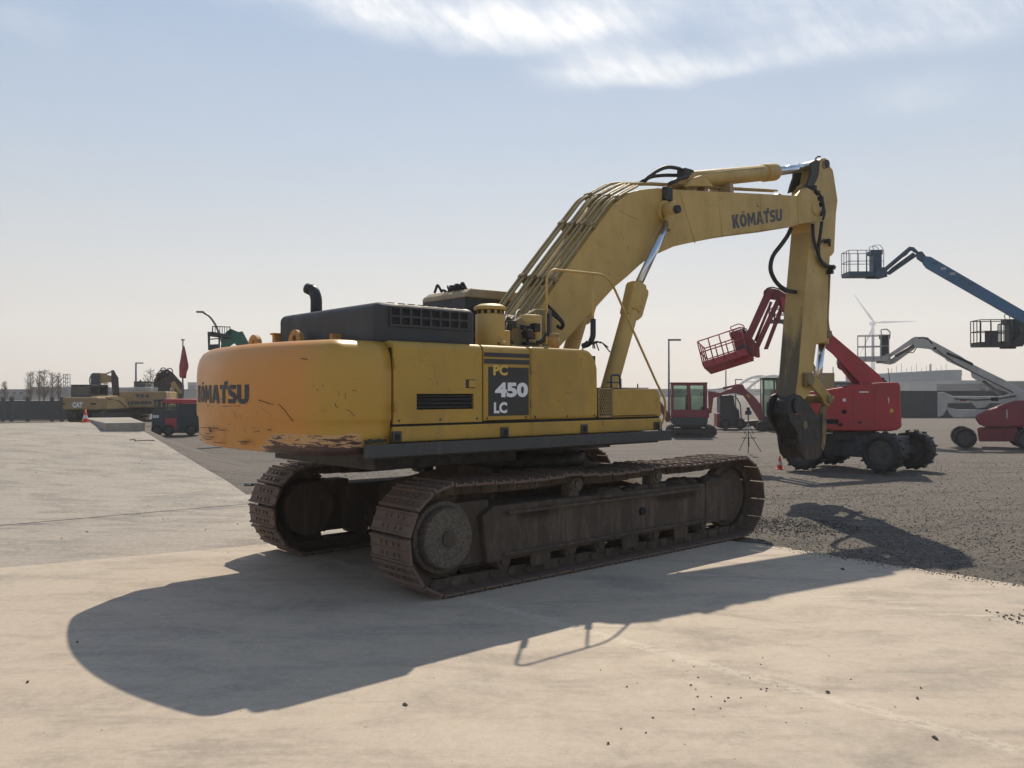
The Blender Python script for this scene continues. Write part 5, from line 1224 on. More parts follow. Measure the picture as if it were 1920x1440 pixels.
def cab(root, x0, x1, y0, y1, z0, z1, mat, roof=None, t=.07, sill=.35, panes=2):
    b = MB(); hz_ = z0+(z1-z0)*sill; b.box(x0, x1, y0, y1, z0, hz_); c_ = b.build('cab', mat, root, .02)
    b = MB()
    for x in (x0, x1-t, (x0+x1)/2-t/2):
        for y in (y0, y1-t): b.box(x, x+t, y, y+t, hz_-.01, z1-.03)
    b.box(x0+.004, x1-.004, y0+.004, y1-.004, z1-.10, z1-.02); b.build('cab_frame', mat, c_, .008)
    for y in (y0+.02, y1-.02):
        for (xa, xb) in ((x0+t, (x0+x1)/2-t/2), ((x0+x1)/2+t/2, x1-t)): q = MB(); q.box(xa, xb, y-.004, y+.004, hz_, z1-.10); q.build('cab_window', 'glass', c_)
    for x in (x0+.02, x1-.02): q = MB(); q.box(x-.004, x+.004, y0+t, y1-t, hz_, z1-.10); q.build('cab_window', 'glass', c_)
    b = MB(); b.box(x0-.02, x1+.02, y0-.02, y1+.02, z1-.03, z1+.03); b.build('cab_roof', roof or mat, c_, .02)
    b = MB(); b.box((x0+x1)/2-.1, (x0+x1)/2+.12, (y0+y1)/2-.2, (y0+y1)/2+.2, hz_-.1, z1-(z1-z0)*.35); b.build('seat', 'black', c_, .03)
    return c_
XG = 'excavators parked in the background'
# yellow excavator with the white three-letter name
g = at(163, 790, 51.5); F = Fr(g.x, g.y, radians(82)); R_ = F.thing('crawler_excavator', 'dusty yellow excavator with white CAT lettering on its tail behind the traffic cone', 'excavator', XG)
xr = -2.4; a = F.x(117, 745, xr); c = F.x(182, 769, xr); y0, y1 = c.y, a.y; z0 = c.z+.02; z1 = a.z+.0
b = MB(); b.box(xr, xr+.9, y0, y1, z0, z1); cwb = b.build('counterweight', 'catyellow', R_, .08, seg=3)
lettering('name_lettering', 'CAT', lambda s, t: (xr-.006, F.x(136+19*s, 757, xr).y, F.x(145, 764.5, xr).z+(F.x(145, 754, xr).z-F.x(145, 764.5, xr).z)*t), 'white', cwb, .05)
for (u0, u1) in ((114, 122), (168, 180)): q = MB(); q.box(xr-.01, xr+.02, F.x(u0+2, 760, xr).y, F.x(u1, 760, xr).y, z0+.30, z0+.40); q.build('tail_slot', 'darksteel', cwb)
sp_ = F.xz([(184, 744), (196, 743), (206, 749), (211, 762), (211, 771), (184, 771)], y0)
b = MB(); b.prism([(xr+.9, z0), (xr+.9, z1+.05), (xr+2.0, z1+.08), (xr+2.7, z1-.15), (xr+3.1, z1-.5), (xr+3.2, z0)], y0, y0+1.0); b.build('side_cover', 'catside', R_, .03)
b = MB(); b.tube([(xr+1.0, y0-.01, z0+.62), (xr+1.9, y0-.01, z0+.58), (xr+2.5, y0-.01, z0+.3), (xr+2.9, y0-.01, z0+.02)], .03, 6, .3); b.build('cover_trim', 'darksteel', R_)
cab(R_, xr+1.4, xr+3.2, F.x(168, 740, xr+1.4).y, F.x(133, 740, xr+1.4).y, z1-.1, F.x(150, 722, xr+1.4).z, 'greydark', 'greydark')
b = MB(); b.box(xr+.9, xr+3.4, y0+.9, y1, z0, z1-.02); b.build('engine_deck', 'catyellow', R_, .03)
crawler(R_, -2.0, 2.0, y0+.0, y0+.6, .8); crawler(R_, -2.0, 2.0, y1-.6, y1, .8); b = MB(); b.box(-1.2, 1.2, y0+.5, y1-.5, .35, z0); b.build('undercarriage', 'darksteel', R_)
yb = F.x(180, 740, 1).y
def vp(name, pts, mat, depth=.5, bev=.02, yy=None):
    b = MB(); b.prism(F.xz(pts, yy if yy is not None else yb), yb-.22, yb+.22); return b.build(name, mat, R_, bev)
G2 = Fr(F.o.x, F.o.y, radians(28))    # the boom swings round to the right of the cab
RB = R_
def seg(name, F_, pts, y, hw, mat, root, bev=.01):
    vs = [loc(F, F_.o+F_.f*p.x+F_.l*p.y+Vector((0, 0, p.z))) for p in [F_.y(u, v, y-hw) for u, v in pts]+[Vector((F_.y(u, v, y-hw).x, y+hw, F_.y(u, v, y-hw).z)) for u, v in pts]]
    n = len(pts); b = MB(); b.add(vs, [tuple(range(n)), tuple(range(2*n-1, n-1, -1))]+[(i, i+n, (i+1) % n+n, (i+1) % n) for i in range(n)]); return b.build(name, mat, root, bev)
seg('boom', G2, [(170, 742), (170, 702), (175, 699), (187, 700), (188, 706), (185, 742)], 0, .20, 'greydark', R_)
seg('boom', G2, [(184, 700), (190, 700), (213, 706), (214, 716), (190, 719), (189, 742), (184, 742)], 0, .14, 'catyellow', R_)
seg('stick', G2, [(209, 694), (214, 694), (218, 702), (222, 708), (224, 740), (227, 760), (225, 780), (218, 782), (214, 760), (211, 735), (209, 715)], 0, .20, 'darksteel', R_)
seg('stick_cylinder', G2, [(183, 699), (198, 700), (210, 695), (210, 697), (199, 703), (184, 702)], 0, .08, 'catyellow', R_)
seg('bucket', G2, [(214, 772), (228, 770), (232, 785), (222, 790), (212, 786)], 0, .45, 'darksteel', R_)
b = MB(); q0 = [loc(F, at(u, v, 52)) for u, v in ((173, 702), (168, 708), (168, 718), (171, 724))]; b.tube(q0, .03, 6, .2); b.build('hose_loop', 'black', R_)

# larger excavator with dark lettering
g = at(276, 792, 55); F = Fr(g.x, g.y, radians(100)); R_ = F.thing('crawler_excavator', 'large pale yellow excavator with dark 954 lettering on its broad tail', 'excavator', XG)
xr = -2.9; a = F.x(223, 734, xr); c = F.x(312, 764, xr); y0, y1 = c.y, a.y; z0, z1 = c.z, a.z
b = MB(); b.box(xr, xr+1.0, y0, y1, z0, z1); cwb = b.build('counterweight', 'catyellow', R_, .08, seg=3)
lettering('name_lettering', '954', lambda s, t: (xr-.006, F.x(254+26*s, 742, xr).y, F.x(268, 746, xr).z+(F.x(268, 739, xr).z-F.x(268, 746, xr).z)*t), 'decal_navy', cwb, .05, 1.1)
lettering('name_lettering', 'LIEBHERR', lambda s, t: (xr-.006, F.x(240+46*s, 755, xr).y, F.x(268, 758.5, xr).z+(F.x(268, 752, xr).z-F.x(268, 758.5, xr).z)*t), 'decal_navy', cwb, .05)
b = MB(); b.box(xr+1.0, xr+4.2, y0+.02, y0+.9, z0, z1-.02); b.build('side_cover', 'catside', R_, .04)
b = MB(); b.box(xr+1.0, xr+4.0, y0+.9, y1, z0, z1-.04); b.build('engine_deck', 'catyellow', R_, .03)
b = MB(); b.box(xr+.5, xr+2.2, y0+1.0, y1-.4, z1, z1+.28); b.build('engine_hood', 'whitegrey', R_, .06)
b = MB(); b.box(xr+.6, xr+2.0, y0+1.4, y1-.9, z1+.28, z1+.50); b.cyl((xr+1, y0+1.8, z1+.5), (xr+1, y0+1.8, z1+.75), .06, n=8); b.build('hood_grille', 'greydark', R_, .03)
cab(R_, 0.3, 1.9, y1-1.0, y1-.05, z1-.2, z1+.65, 'greydark')
crawler(R_, -2.4, 2.4, y0, y0+.6, .95); crawler(R_, -2.4, 2.4, y1-.6, y1, .95); b = MB(); b.box(-1.4, 1.4, y0+.5, y1-.5, .4, z0); b.build('undercarriage', 'darksteel', R_)
G2 = Fr(F.o.x, F.o.y, radians(35))
seg('boom', G2, [(292, 735), (291, 712), (300, 700), (315, 692), (325, 700), (345, 722), (345, 745), (338, 748), (322, 722), (318, 735)], 0, .25, 'darksteel', R_)
seg('boom', G2, [(322, 738), (321, 718), (327, 714), (342, 735), (338, 740), (328, 727), (327, 738)], -.28, .05, 'catside', R_)
rq = random.Random(8)
for k in range(16):
    u0 = rq.uniform(296, 322); v0 = rq.uniform(692, 706); rr_ = rq.uniform(3, 6)
    b = MB(); b.tube([loc(F, at(u0+rr_*1.1*cos(t), v0-rr_*sin(t)+(u0-310)**2*.02, 54.5+rq.uniform(-.4, .4))) for t in [pi*1.6*i/8-.4 for i in range(9)]], .035, 6); b.build('hose_loop', 'black', R_)
for k in range(3): b = MB(); p = at(295+4*k, 704, 54.6); q = loc(F, p); b.cyl((q.x, q.y, q.z-.5), (q.x, q.y, q.z+.15), .05, n=6); b.build('hose_fitting', 'darksteel', R_)

# small red excavators on the right
g = at(1290, 815, 34.5); F = Fr(g.x, g.y, radians(172)); R_ = F.thing('mini_excavator', 'small red excavator with large cab windows and a grey lower skirt beyond the tool box', 'mini excavator', XG)
cab(R_, F.y(1326, 740, .45).x, F.y(1259, 740, .45).x, -.45, .45, F.y(1290, 783, .45).z, F.y(1290, 718, .45).z, 'maroon', 'maroon', .09, .22)
pp(R_, F, 'body_skirt', [(1257, 783), (1328, 783), (1326, 797), (1300, 799), (1262, 796)], -.75, .55, 'skirt', .02, .55)
pp(R_, F, 'engine_cover', [(1318, 762), (1330, 766), (1330, 783), (1318, 783)], -.75, .3, 'maroon', .03, .3)
pp(R_, F, 'boom', [(1262, 786), (1238, 752), (1215, 735), (1190, 735), (1190, 742), (1212, 745), (1232, 760), (1250, 792)], -.1, .1, 'maroon', .01, .1)
x0_, x1_ = F.y(1344, 815, .7).x, F.y(1252, 815, .7).x; crawler(R_, x0_, x1_, .35, .7, .42); crawler(R_, x0_, x1_, -.9, -.55, .42)
b = MB(); b.box((x0_+x1_)/2-.4, (x0_+x1_)/2+.4, -.6, .4, .2, .5); b.build('undercarriage', 'darksteel', R_)
pp(R_, F, 'dozer_blade', [(1236, 800), (1241, 798), (1243, 822), (1236, 822)], -.9, .75, 'skirt', .01, .75)
g = at(1455, 800, 40); F = Fr(g.x, g.y, radians(170)); R_ = F.thing('mini_excavator', 'red excavator with its boom folded to the left, cab partly behind the excavator stick', 'mini excavator', XG)
cab(R_, F.y(1484, 740, .5).x, F.y(1430, 740, .5).x, -.5, .5, F.y(1450, 795, .5).z, F.y(1450, 709, .5).z, 'greydark', 'greydark', .08, .16)
pp(R_, F, 'engine_cover', [(1452, 731), (1500, 731), (1510, 745), (1510, 795), (1450, 795)], -.9, .58, 'maroon', .04, .58)
pp(R_, F, 'boom', [(1384, 720), (1393, 721), (1399, 731), (1415, 744), (1428, 760), (1432, 790), (1424, 788), (1404, 754), (1394, 742), (1378, 737), (1354, 741), (1352, 736), (1372, 728)], .60, .85, 'maroon', .01, .85)
pp(R_, F, 'boom_decal', [(1399, 738), (1407, 742), (1406, 747), (1400, 743)], .852, .858, 'yellow', 0, .858)
rod(R_, F, 'stick_cylinder', [(1356, 728), (1383, 722)], .72, .06, 'maroon'); rod(R_, F, 'cylinder_rod', [(1330, 731), (1356, 728)], .72, .025, 'chrome')
rod(R_, F, 'lift_cylinder', [(1396, 742), (1424, 785)], .72, .045, 'maroon')
pp(R_, F, 'stick', [(1328, 733), (1334, 734), (1354, 737), (1354, 742), (1338, 746), (1334, 775), (1329, 775), (1328, 745)], .62, .82, 'maroon', .01, .82)
pp(R_, F, 'body_skirt', [(1424, 795), (1506, 795), (1500, 804), (1430, 804)], -.8, .6, 'greydark', .02, .6)
x0_, x1_ = F.y(1505, 812, .7).x, F.y(1420, 812, .7).x; crawler(R_, x0_, x1_, .35, .75, .4); crawler(R_, x0_, x1_, -1.0, -.6, .4); b = MB(); b.box((x0_+x1_)/2-.4, (x0_+x1_)/2+.4, -.65, .45, .2, .5); b.build('undercarriage', 'darksteel', R_)
# dark compact loader between them
g = at(1376, 806, 41); F = Fr(g.x, g.y, radians(175)); R_ = F.thing('compact_loader', 'dark compact loader with a low bucket under the folded red boom', 'loader', XG)
pp(R_, F, 'body', [(1350, 742), (1372, 740), (1376, 744), (1378, 760), (1386, 770), (1388, 790), (1398, 795), (1398, 803), (1350, 803)], -.5, .5, 'greydark', .03, .5)
pp(R_, F, 'engine_cover', [(1344, 775), (1352, 775), (1352, 800), (1344, 800)], -.45, .45, 'maroon', .02, .45)
pp(R_, F, 'loader_bucket', [(1398, 790), (1424, 788), (1424, 797), (1400, 801)], -.6, .6, 'skirt', .01, .6)
for u in (1360, 1388):
    for y in (.5, -.5): q = F.y(u, 800, y); wheel(R_, (q.x, y, .26), .26, .2, 0, 12)
rod(R_, F, 'roll_bar', [(1372, 742), (1380, 744), (1388, 758), (1390, 785)], .45, .03, 'greypole', .1)

# tripod stand on the gravel
g = at(1403, 850, 24.6); F = Fr(g.x, g.y, radians(165)); R_ = F.thing('tripod_stand', 'thin dark tripod stand on the gravel left of the excavator stick', 'tripod')
b = MB()
b.tube([tuple(F.y(1403, 850, 0)), tuple(F.y(1403, 788, 0))], .014, 6); b.build('centre_post', 'greypole', R_)
for (u, v, y) in ((1386, 845, .25), (1427, 847, .2), (1405, 838, -.3)): b = MB(); b.cyl(tuple(F.y(1403, 808, 0)), tuple(F.y(u, v, y)), .010, n=6); b.build('leg', 'black', R_)
for (u, v, y) in ((1396, 814, .1), (1413, 814, .1), (1403, 815, -.1)): b = MB(); b.cyl(tuple(F.y(1403, 794, 0)), tuple(F.y(u, v, y)), .012, n=6); b.build('brace', 'greypole', R_)
b = MB(); q = F.y(1403, 770, 0); b.box(q.x-.09, q.x+.09, -.06, .06, q.z-.12, q.z+.0); b.box(q.x-.05, q.x+.05, -.03, .03, q.z, q.z+.10); b.cyl((q.x, 0, q.z-.3), (q.x, 0, q.z-.12), .02, n=8); b.build('instrument_head', 'greydark', R_, .01)
b = MB(); b.cyl(tuple(F.y(1391, 821, .1)), tuple(F.y(1417, 821, .1)), .014, n=6); b.build('cross_bar', 'black', R_)

# traffic cones
def cone(lb, x, y, h, z=0):
    R_ = thing('traffic_cone', lb, 'traffic cone', (x, y, z), .3, 'traffic cones')
    b = MB(); b.box(-h*.29, h*.29, -h*.29, h*.29, 0, h*.05); b.build('base', 'orange', R_, h*.01)
    b = MB(); b.cyl((0, 0, h*.05), (0, 0, h), h*.20, h*.045, 20); cc_ = b.build('cone_body', 'orange', R_)
    for (za, zb_) in ((.30, .56),):
        f = lambda t: h*(.20-.155*(t-.05)/.95)+.004; b = MB(); b.cyl((0, 0, h*za), (0, 0, h*zb_), f(za), f(zb_), 20, False); b.build('reflective_band', 'conewhite', R_)
    return R_
p = ramp_at(160, 791.5); cone('orange cone with one white band on the crest of the concrete ramp', p.x, p.y, .40, p.z-.01)
p = gnd(1462, 877); cone('small orange cone on the gravel beside the lift tyre', p.x, p.y, .33, -.03)

# compact red vehicle left of the counterweight
g = at(326, 815, 35); F = Fr(g.x, g.y, radians(196)); R_ = F.thing('utility_vehicle', 'compact dark vehicle with a red roof and big side windows left of the orange tail', 'utility vehicle')
pp(R_, F, 'body', [(285, 770), (300, 768), (372, 768), (372, 812), (296, 812), (284, 800)], -.6, .6, 'greydark', .04, .6)
pp(R_, F, 'roof', [(304, 752), (312, 748), (376, 749), (376, 757), (310, 757)], -.62, .62, 'red', .03, .62)
for pts in ([(289, 752), (292, 750), (292, 770), (289, 770)], [(298, 750), (301, 750), (301, 770), (298, 770)], [(307, 753), (310, 753), (310, 770), (307, 770)], [(330, 756), (334, 756), (336, 770), (331, 770)]):
    for ys in ((.54, .58), (-.58, -.54)): pp(R_, F, 'window_post', pts, ys[0], ys[1], 'greydark', 0, .58)
pp(R_, F, 'cab_cap', [(287, 749), (310, 748), (310, 752), (287, 753)], -.58, .58, 'greydark', .01, .58)
pp(R_, F, 'side_window', [(310, 757), (330, 757), (331, 770), (310, 770)], .55, .556, 'glass', 0, .556)
pp(R_, F, 'side_window', [(292, 753), (307, 753), (307, 770), (292, 770)], .55, .556, 'glass', 0, .556)
pp(R_, F, 'rear_body', [(335, 758), (374, 758), (374, 808), (335, 808)], -.57, .612, 'container', .03, .612)
pp(R_, F, 'side_panel', [(309, 784), (331, 784), (331, 806), (318, 806), (309, 794)], .6, .615, 'redfade', .005, .615)
for u in (295, 316, 358):
    for y in (.55, -.55): q = F.y(u, 812, y); wheel(R_, (q.x, y, .24), .24, .2, 0, 12)
for u in (288, 292, 296): p = F.y(u, 781, .60); b = MB(); b.box(p.x-.03, p.x+.03, .6, .64, p.z-.06, p.z+.06); b.build('marker_lamp', 'white', R_)

# green machine behind the counterweight
F = Fr(-10.6, 30, radians(200)); R_ = F.thing('material_lift', 'green lifting machine with a caged dark platform showing above the orange tail', 'lift')
b = MB(); 
for k in range(8): u = 399+4.4*k; b.cyl(tuple(F.y(u, 612, .3)), tuple(F.y(u, 627, .3)), .012, n=6)
b.tube([tuple(F.y(398, 627, .3)), tuple(F.y(398, 612, .3)), tuple(F.y(432, 613, .3)), tuple(F.y(432, 627, .3))], .018, 6); b.build('top_cage', 'black', R_)
pp(R_, F, 'platform_frame', [(389, 622), (400, 622), (434, 628), (434, 634), (394, 629), (394, 652), (390, 652)], -.3, .3, 'greydark', .01, .3)
pp(R_, F, 'platform_floor', [(390, 646), (412, 645), (412, 655), (390, 655)], -.35, .35, 'greydark', .01, .35)
rod(R_, F, 'guard_rail', [(393, 636), (410, 635)], .3, .02, 'black'); rod(R_, F, 'rail_post', [(411, 626), (411, 652)], .3, .03, 'black')
pp(R_, F, 'boom', [(414, 650), (416, 634), (424, 622), (433, 616), (447, 622), (455, 621), (462, 640), (468, 655), (452, 655), (440, 643), (430, 650), (422, 655)], -.16, .16, 'green', .02, .16)
pp(R_, F, 'boom', [(455, 621), (465, 640), (520, 735), (500, 745), (452, 655), (446, 630)], -.12, .12, 'green', .02, .12)
pp(R_, F, 'turret', [(455, 735), (540, 735), (540, 800), (455, 800)], -.6, .6, 'green', .05); q = F.y(500, 800, 0); base4(R_, (q.x, 0, 0), 2.0, 1.7, .42, 'greydark', .35, .8)

# ============================================================ poles, lamps, flag
def pole(name, lb, cat, u, vt, Y, r_, mat='greypole', arm=None, grp=None):
    g = at(u, vt, Y); R_ = thing(name, lb, cat, (g.x, Y, 0), 0, grp); b = MB(); b.cyl((0, 0, 0), (0, 0, g.z), r_*1.3, r_*.8, 10); b.build('pole', mat, R_)
    if arm == 'short': b = MB(); b.box(-.05, .75, -.08, .08, g.z-.10, g.z+.02); b.build('lamp_head', mat, R_, .02)
    return R_, g
GL = 'lamp posts round the yard'
pole('lamp_post', 'plain straight lamp post between the tool box and the red excavator', 'lamp post', 1254, 636, 52, .06, arm='short', grp=GL)
pole('lamp_post', 'thin lamp post left of the excavator with the dark lettering', 'lamp post', 255, 680, 85, .10, arm='short', grp=GL)
pole('lamp_post', 'short distant lamp post above the folded red boom', 'lamp post', 1379, 711, 90, .07, arm='short', grp=GL)
pole('slender_mast', 'thin mast under the red work platform', 'mast', 1361, 694, 60, .05)
pole('slender_mast', 'thin mast right of the chrome bucket cylinder', 'mast', 1562, 688, 80, .05)
g = at(420, 760, 42); R_ = thing('lamp_post', 'tall street lamp with a long curved arm above the green machine', 'lamp post', (g.x, 42, 0), 0, GL)
b = MB(); pts = [at(u, v, 42)-Vector((g.x, 42, 0)) for u, v in ((428, 700), (419, 650), (410, 622), (402, 605), (392, 592), (381, 586))]; pts = [Vector((pts[0].x+.1, 0, 0))]+pts
b.tube([tuple(p) for p in pts], .055, 8, .6); b.build('curved_arm', 'greypole', R_)
q = at(376, 585, 42)-Vector((g.x, 42, 0)); b = MB(); b.box(q.x-.20, q.x+.16, -.10, .10, q.z-.04, q.z+.05); b.build('lamp_head', 'bld_grey', R_, .03)
g = at(343, 637, 48); R_ = thing('flag_pole', 'flag pole with a limp dark red flag behind the compact vehicle', 'flag pole', (g.x, 48, 0)); b = MB(); b.cyl((0, 0, 0), (0, 0, g.z), .06, .035, 10); b.cyl((-.1, 0, g.z), (.1, 0, g.z), .04, n=8); b.build('pole', 'greypole', R_)
zt_, zb_ = at(343, 648, 48).z, at(343, 706, 48).z; vs = []; nu, nv = 9, 16
for j in range(nv+1):
    for i in range(nu+1):
        s, t = i/nu, j/nv; wd = (.08+.62*min(1, t*1.5))*(1-.18*t); x = -wd*.45+wd*s+.03; y = .10*sin(s*9+t*2)*min(1, t*2+.3); z = zt_+(zb_-zt_)*t-(.35*t*sin(s*pi) if t > .8 else 0)*.3-(.25 if s > .5 and t > .95 else 0)*0
        if t > .72 and s > .7: x -= (t-.72)*1.0*(s-.7)*2
        vs.append((x, y, z))
b = MB(); b.add(vs, [(j*(nu+1)+i, j*(nu+1)+i+1, (j+1)*(nu+1)+i+1, (j+1)*(nu+1)+i) for j in range(nv) for i in range(nu)], True); fo = b.build('flag', 'flagcloth', R_); sm_ = fo.modifiers.new('thick', 'SOLIDIFY'); sm_.thickness = .01

# ============================================================ fence, blocks, walls
R_ = thing('fence', 'dark mesh fence with square posts along the far left of the yard', 'fence', (-45, 51, 0))
def fx(u): return (u-960)/FPX*51+45
b = MB(); x = fx(-80)
k = 0
sp = []
while x < fx(118): sp.append(x); x += .11
for x in sp: b.box(x-.012, x+.012, -.01, .01, 0.05, 1.25)
fm = stuff(b.build('fence_bars', 'bld_dark', R_))
for z in (.2, 1.22): b = MB(); b.box(fx(-80), fx(118), -.02, .02, z, z+.05); b.build('rail', 'bld_dark', R_)
for u in (-70, -32, 6, 22, 52, 98, 116): b = MB(); b.box(fx(u)-.09, fx(u)+.09, -.09, .09, 0, 1.5); b.build('post', 'bld_dark', R_, .01)
b = MB(); b.box(-100, -27.3, 54.5, 54.8, 0, 1.2); tag(b.build('boundary_wall', 'bld_dark'), 'low dark grey wall running behind the mesh fence', 'wall')
# raised concrete blocks at the end of the slab
p0, p1 = ramp_at(197, 808.5), ramp_at(272, 808); zt2 = EYE-(793-735)/FPX*p0.y
b = MB(); b.prismz([(p0.x, p0.y), (p1.x, p1.y), (p1.x-2.5, p1.y+4.6), (p0.x-3.0, p0.y+4.6)], min(p0.z, p1.z)-.25, zt2); tag(b.build('concrete_block', 'concrete2', None, .02), 'low raised concrete block on top of the ramp left of the compact vehicle', 'concrete block')
b = MB(); q = [ramp_at(u, v) for u, v in ((243, 826), (250, 824.5), (256, 826), (250, 828), (262, 827), (276, 826), (290, 827))]; b.tube([(p.x, p.y, p.z+.012) for p in q], .010, 6, .3); tag(b.build('cable', 'black'), 'thin dark cable lying near the edge of the far concrete', 'cable')
b = MB(); g = gnd(472, 914); b.box(g.x-.12, g.x+.06, g.y-.08, g.y+.08, -.03, .09); b.cyl((g.x-.1, g.y-.1, .03), (g.x+.02, g.y-.1, .03), .05, n=10); tag(b.build('metal_scrap', 'darksteel', None, .01), 'small dark metal piece on the gravel beside the far track', 'scrap')
# long slate container wall on the right
g0, g1 = at(1682, 780, 60), at(1990, 780, 60)
R_ = thing('shipping_container', 'long slate coloured container behind the white risers', 'container', (g0.x, 60, 0)); ln = g1.x-g0.x
b = MB(); b.box(0, ln, 0, 2.4, .0, 1.86)
b.build('container_body', 'container', R_, .02)
for k in range(int(ln/.32)): q = MB(); q.box(.1+.32*k, .24+.32*k, -.02, 0.0, .1, 1.76); q.build('wall_rib', 'container', R_)
b = MB(); b.box(0, ln, -.03, 2.43, 1.82, 1.90); b.build('roof_rail', 'container', R_, .01)

# ============================================================ buildings far off
def building(name, lb, u0, u1, vt, Y, dp, mat, steps=None, roof=None, wins=0, winmat='bld_dark', cat='building', doors=0):
    x0, x1, z1 = at(u0, vt, Y).x, at(u1, vt, Y).x, at(u0, vt, Y).z; R_ = thing(name, lb, cat, (x0, Y, 0)); w = x1-x0
    b = MB(); b.box(0, w, 0, dp, 0, z1); b.build('wall', mat, R_)
    b = MB(); b.box(-.01*w, w*1.01, -.1, dp+.1, z1, z1*1.03+.08); b.build('roof', roof or mat, R_)
    for k in range(wins):
        x = w*(k+.5)/wins; q = MB(); q.box(x-w/wins*.28, x+w/wins*.28, -.05, 0.01, z1*.55, z1*.80); q.build('window', winmat, R_)
    for k in range(doors):
        x = w*(k+.5)/doors; q = MB(); q.box(x-w/doors*.18, x+w/doors*.18, -.06, 0.01, 0, z1*.45); q.build('door', winmat, R_)
    return R_, w, z1
building('warehouse', 'long low grey warehouse beyond the fence at the far left', -60, 60, 731, 190, 30, 'bld_grey', wins=9, doors=5)
building('warehouse', 'slightly taller grey warehouse behind the bare poplars', 58, 142, 726.5, 210, 30, 'bld_blue', wins=6, doors=3)
building('warehouse', 'grey warehouse seen between the two yellow excavators', 140, 300, 730.5, 200, 30, 'bld_grey', wins=8)
building('office_block', 'small pale block beside the flag pole', 352, 420, 718, 320, 20, 'bld_blue', wins=4)
building('warehouse', 'low blue grey shed behind the compact vehicle', 338, 560, 731, 230, 30, 'bld_blue', wins=6)
R_, w, z = building('office_block', 'pale multi storey block seen above the tool box', 1146, 1166, 711, 420, 20, 'bld_blue', wins=3)
building('warehouse', 'low grey shed line right of the tool box', 1160, 1290, 733-3, 300, 30, 'bld_blue', wins=10)
building('warehouse', 'distant low blue grey sheds behind the red excavators', 1290, 1700, 730, 420, 30, 'bld_blue', wins=14)
R_, w, z = building('storage_hall', 'large pale blue hall with stepped parapet left of the white boom', 1690, 1803, 703, 240, 40, 'bld_blue')
for k in range(4):
    b = MB(); x0 = w*(.08+.23*k); b.box(x0, w, -.15-.02*k, 39, z+.3+.28*k, z+.62+.28*k); b.build('parapet_step', 'bld_blue', R_)
lettering('wall_lettering', 'ALVINK', lambda s, t: (w*(.40+.16*s), -.06, z*.62+z*.07*t), 'bld_white', R_, .03) if False else None
for k in range(12):
    b = MB(); x0 = w*(.05+.085*k); b.cyl((x0, 8, z), (x0, 8, z+2.2+(k % 3)*.7), .06, n=5); b.build('roof_rod', 'greypole', R_)
b = MB(); b.cyl((w*.71, 8, z), (w*.71, 8, z+3.4), .22, n=8); b.build('flue', 'bld_blue', R_)
building('warehouse', 'white low warehouse right of the pale blue hall', 1803, 1865, 715, 170, 30, 'bld_white')
building('warehouse', 'grey brick shed under the white boom', 1836, 1880, 721, 120, 12, 'bld_grey', wins=3)
building('warehouse', 'dark roofed shed at the right edge', 1895, 2050, 716, 200, 30, 'bld_dark', roof='bld_blue')
# dark truck and pale cabins behind the red lift
g = at(1552, 728, 62); R_ = thing('parked_truck', 'dark low truck showing above the red lift body', 'truck', (g.x, 62, 0)); b = MB(); b.box(0, 2.0, 0, 1.8, .5, 2.55); b.build('truck_body', 'container', R_, .05)
for k in range(4): q = MB(); q.box(.15+.45*k, .48+.45*k, -.02, .01, 2.05, 2.35); q.build('window', 'bld_blue', R_)
b = MB(); b.box(.1, 1.9, .1, 1.7, 2.56, 2.62); b.build('roof', 'whitegrey', R_, .02)
for x in (.4, 1.6): wheel(R_, (x, .1, .42), .42, .3, 0, 12); wheel(R_, (x, 1.7, .42), .42, .3, 0, 12)
building('site_cabin', 'small pale cabin left of the dark truck', 1540, 1556, 715, 110, 4, 'bld_white', cat='cabin', wins=2)

# arched bridge
R_ = thing('arch_bridge', 'pale twin arched bridge far behind the red excavator cab', 'bridge', (0, 520, 0))
def bx_(u): return (u-960)/FPX*520
for (ua, ub, vt, yy, nm_) in ((1384, 1492, 704.5, 14, 0), (1396, 1504, 705, 0, 1)):
    pts = []
    for k in range(25):
        t = k/24; u = ua+(ub-ua)*t; v = 736-(736-vt)*4*t*(1-t); pts.append((bx_(u), yy, EYE+(735-v)/FPX*520))
    b = MB(); b.tube(pts, .85, 8); b.build('arch', 'bridge', R_)
    for k in range(2, 23, 2): b = MB(); b.cyl((pts[k][0], yy, 1), pts[k], .12, n=4); b.build('hanger', 'bridge', R_)
for k in (5, 8, 12, 16, 19):
    t = k/24; zz = EYE+(735-(736-31*4*t*(1-t)))/FPX*520; b = MB(); b.cyl((bx_(1384+108*t), 14, zz), (bx_(1396+108*t), 0, zz), .35, n=6); b.build('cross_brace', 'bridge', R_)
b = MB(); b.box(bx_(1360), bx_(1530), -1, 15, .6, 1.9); b.build('deck', 'bridge', R_)
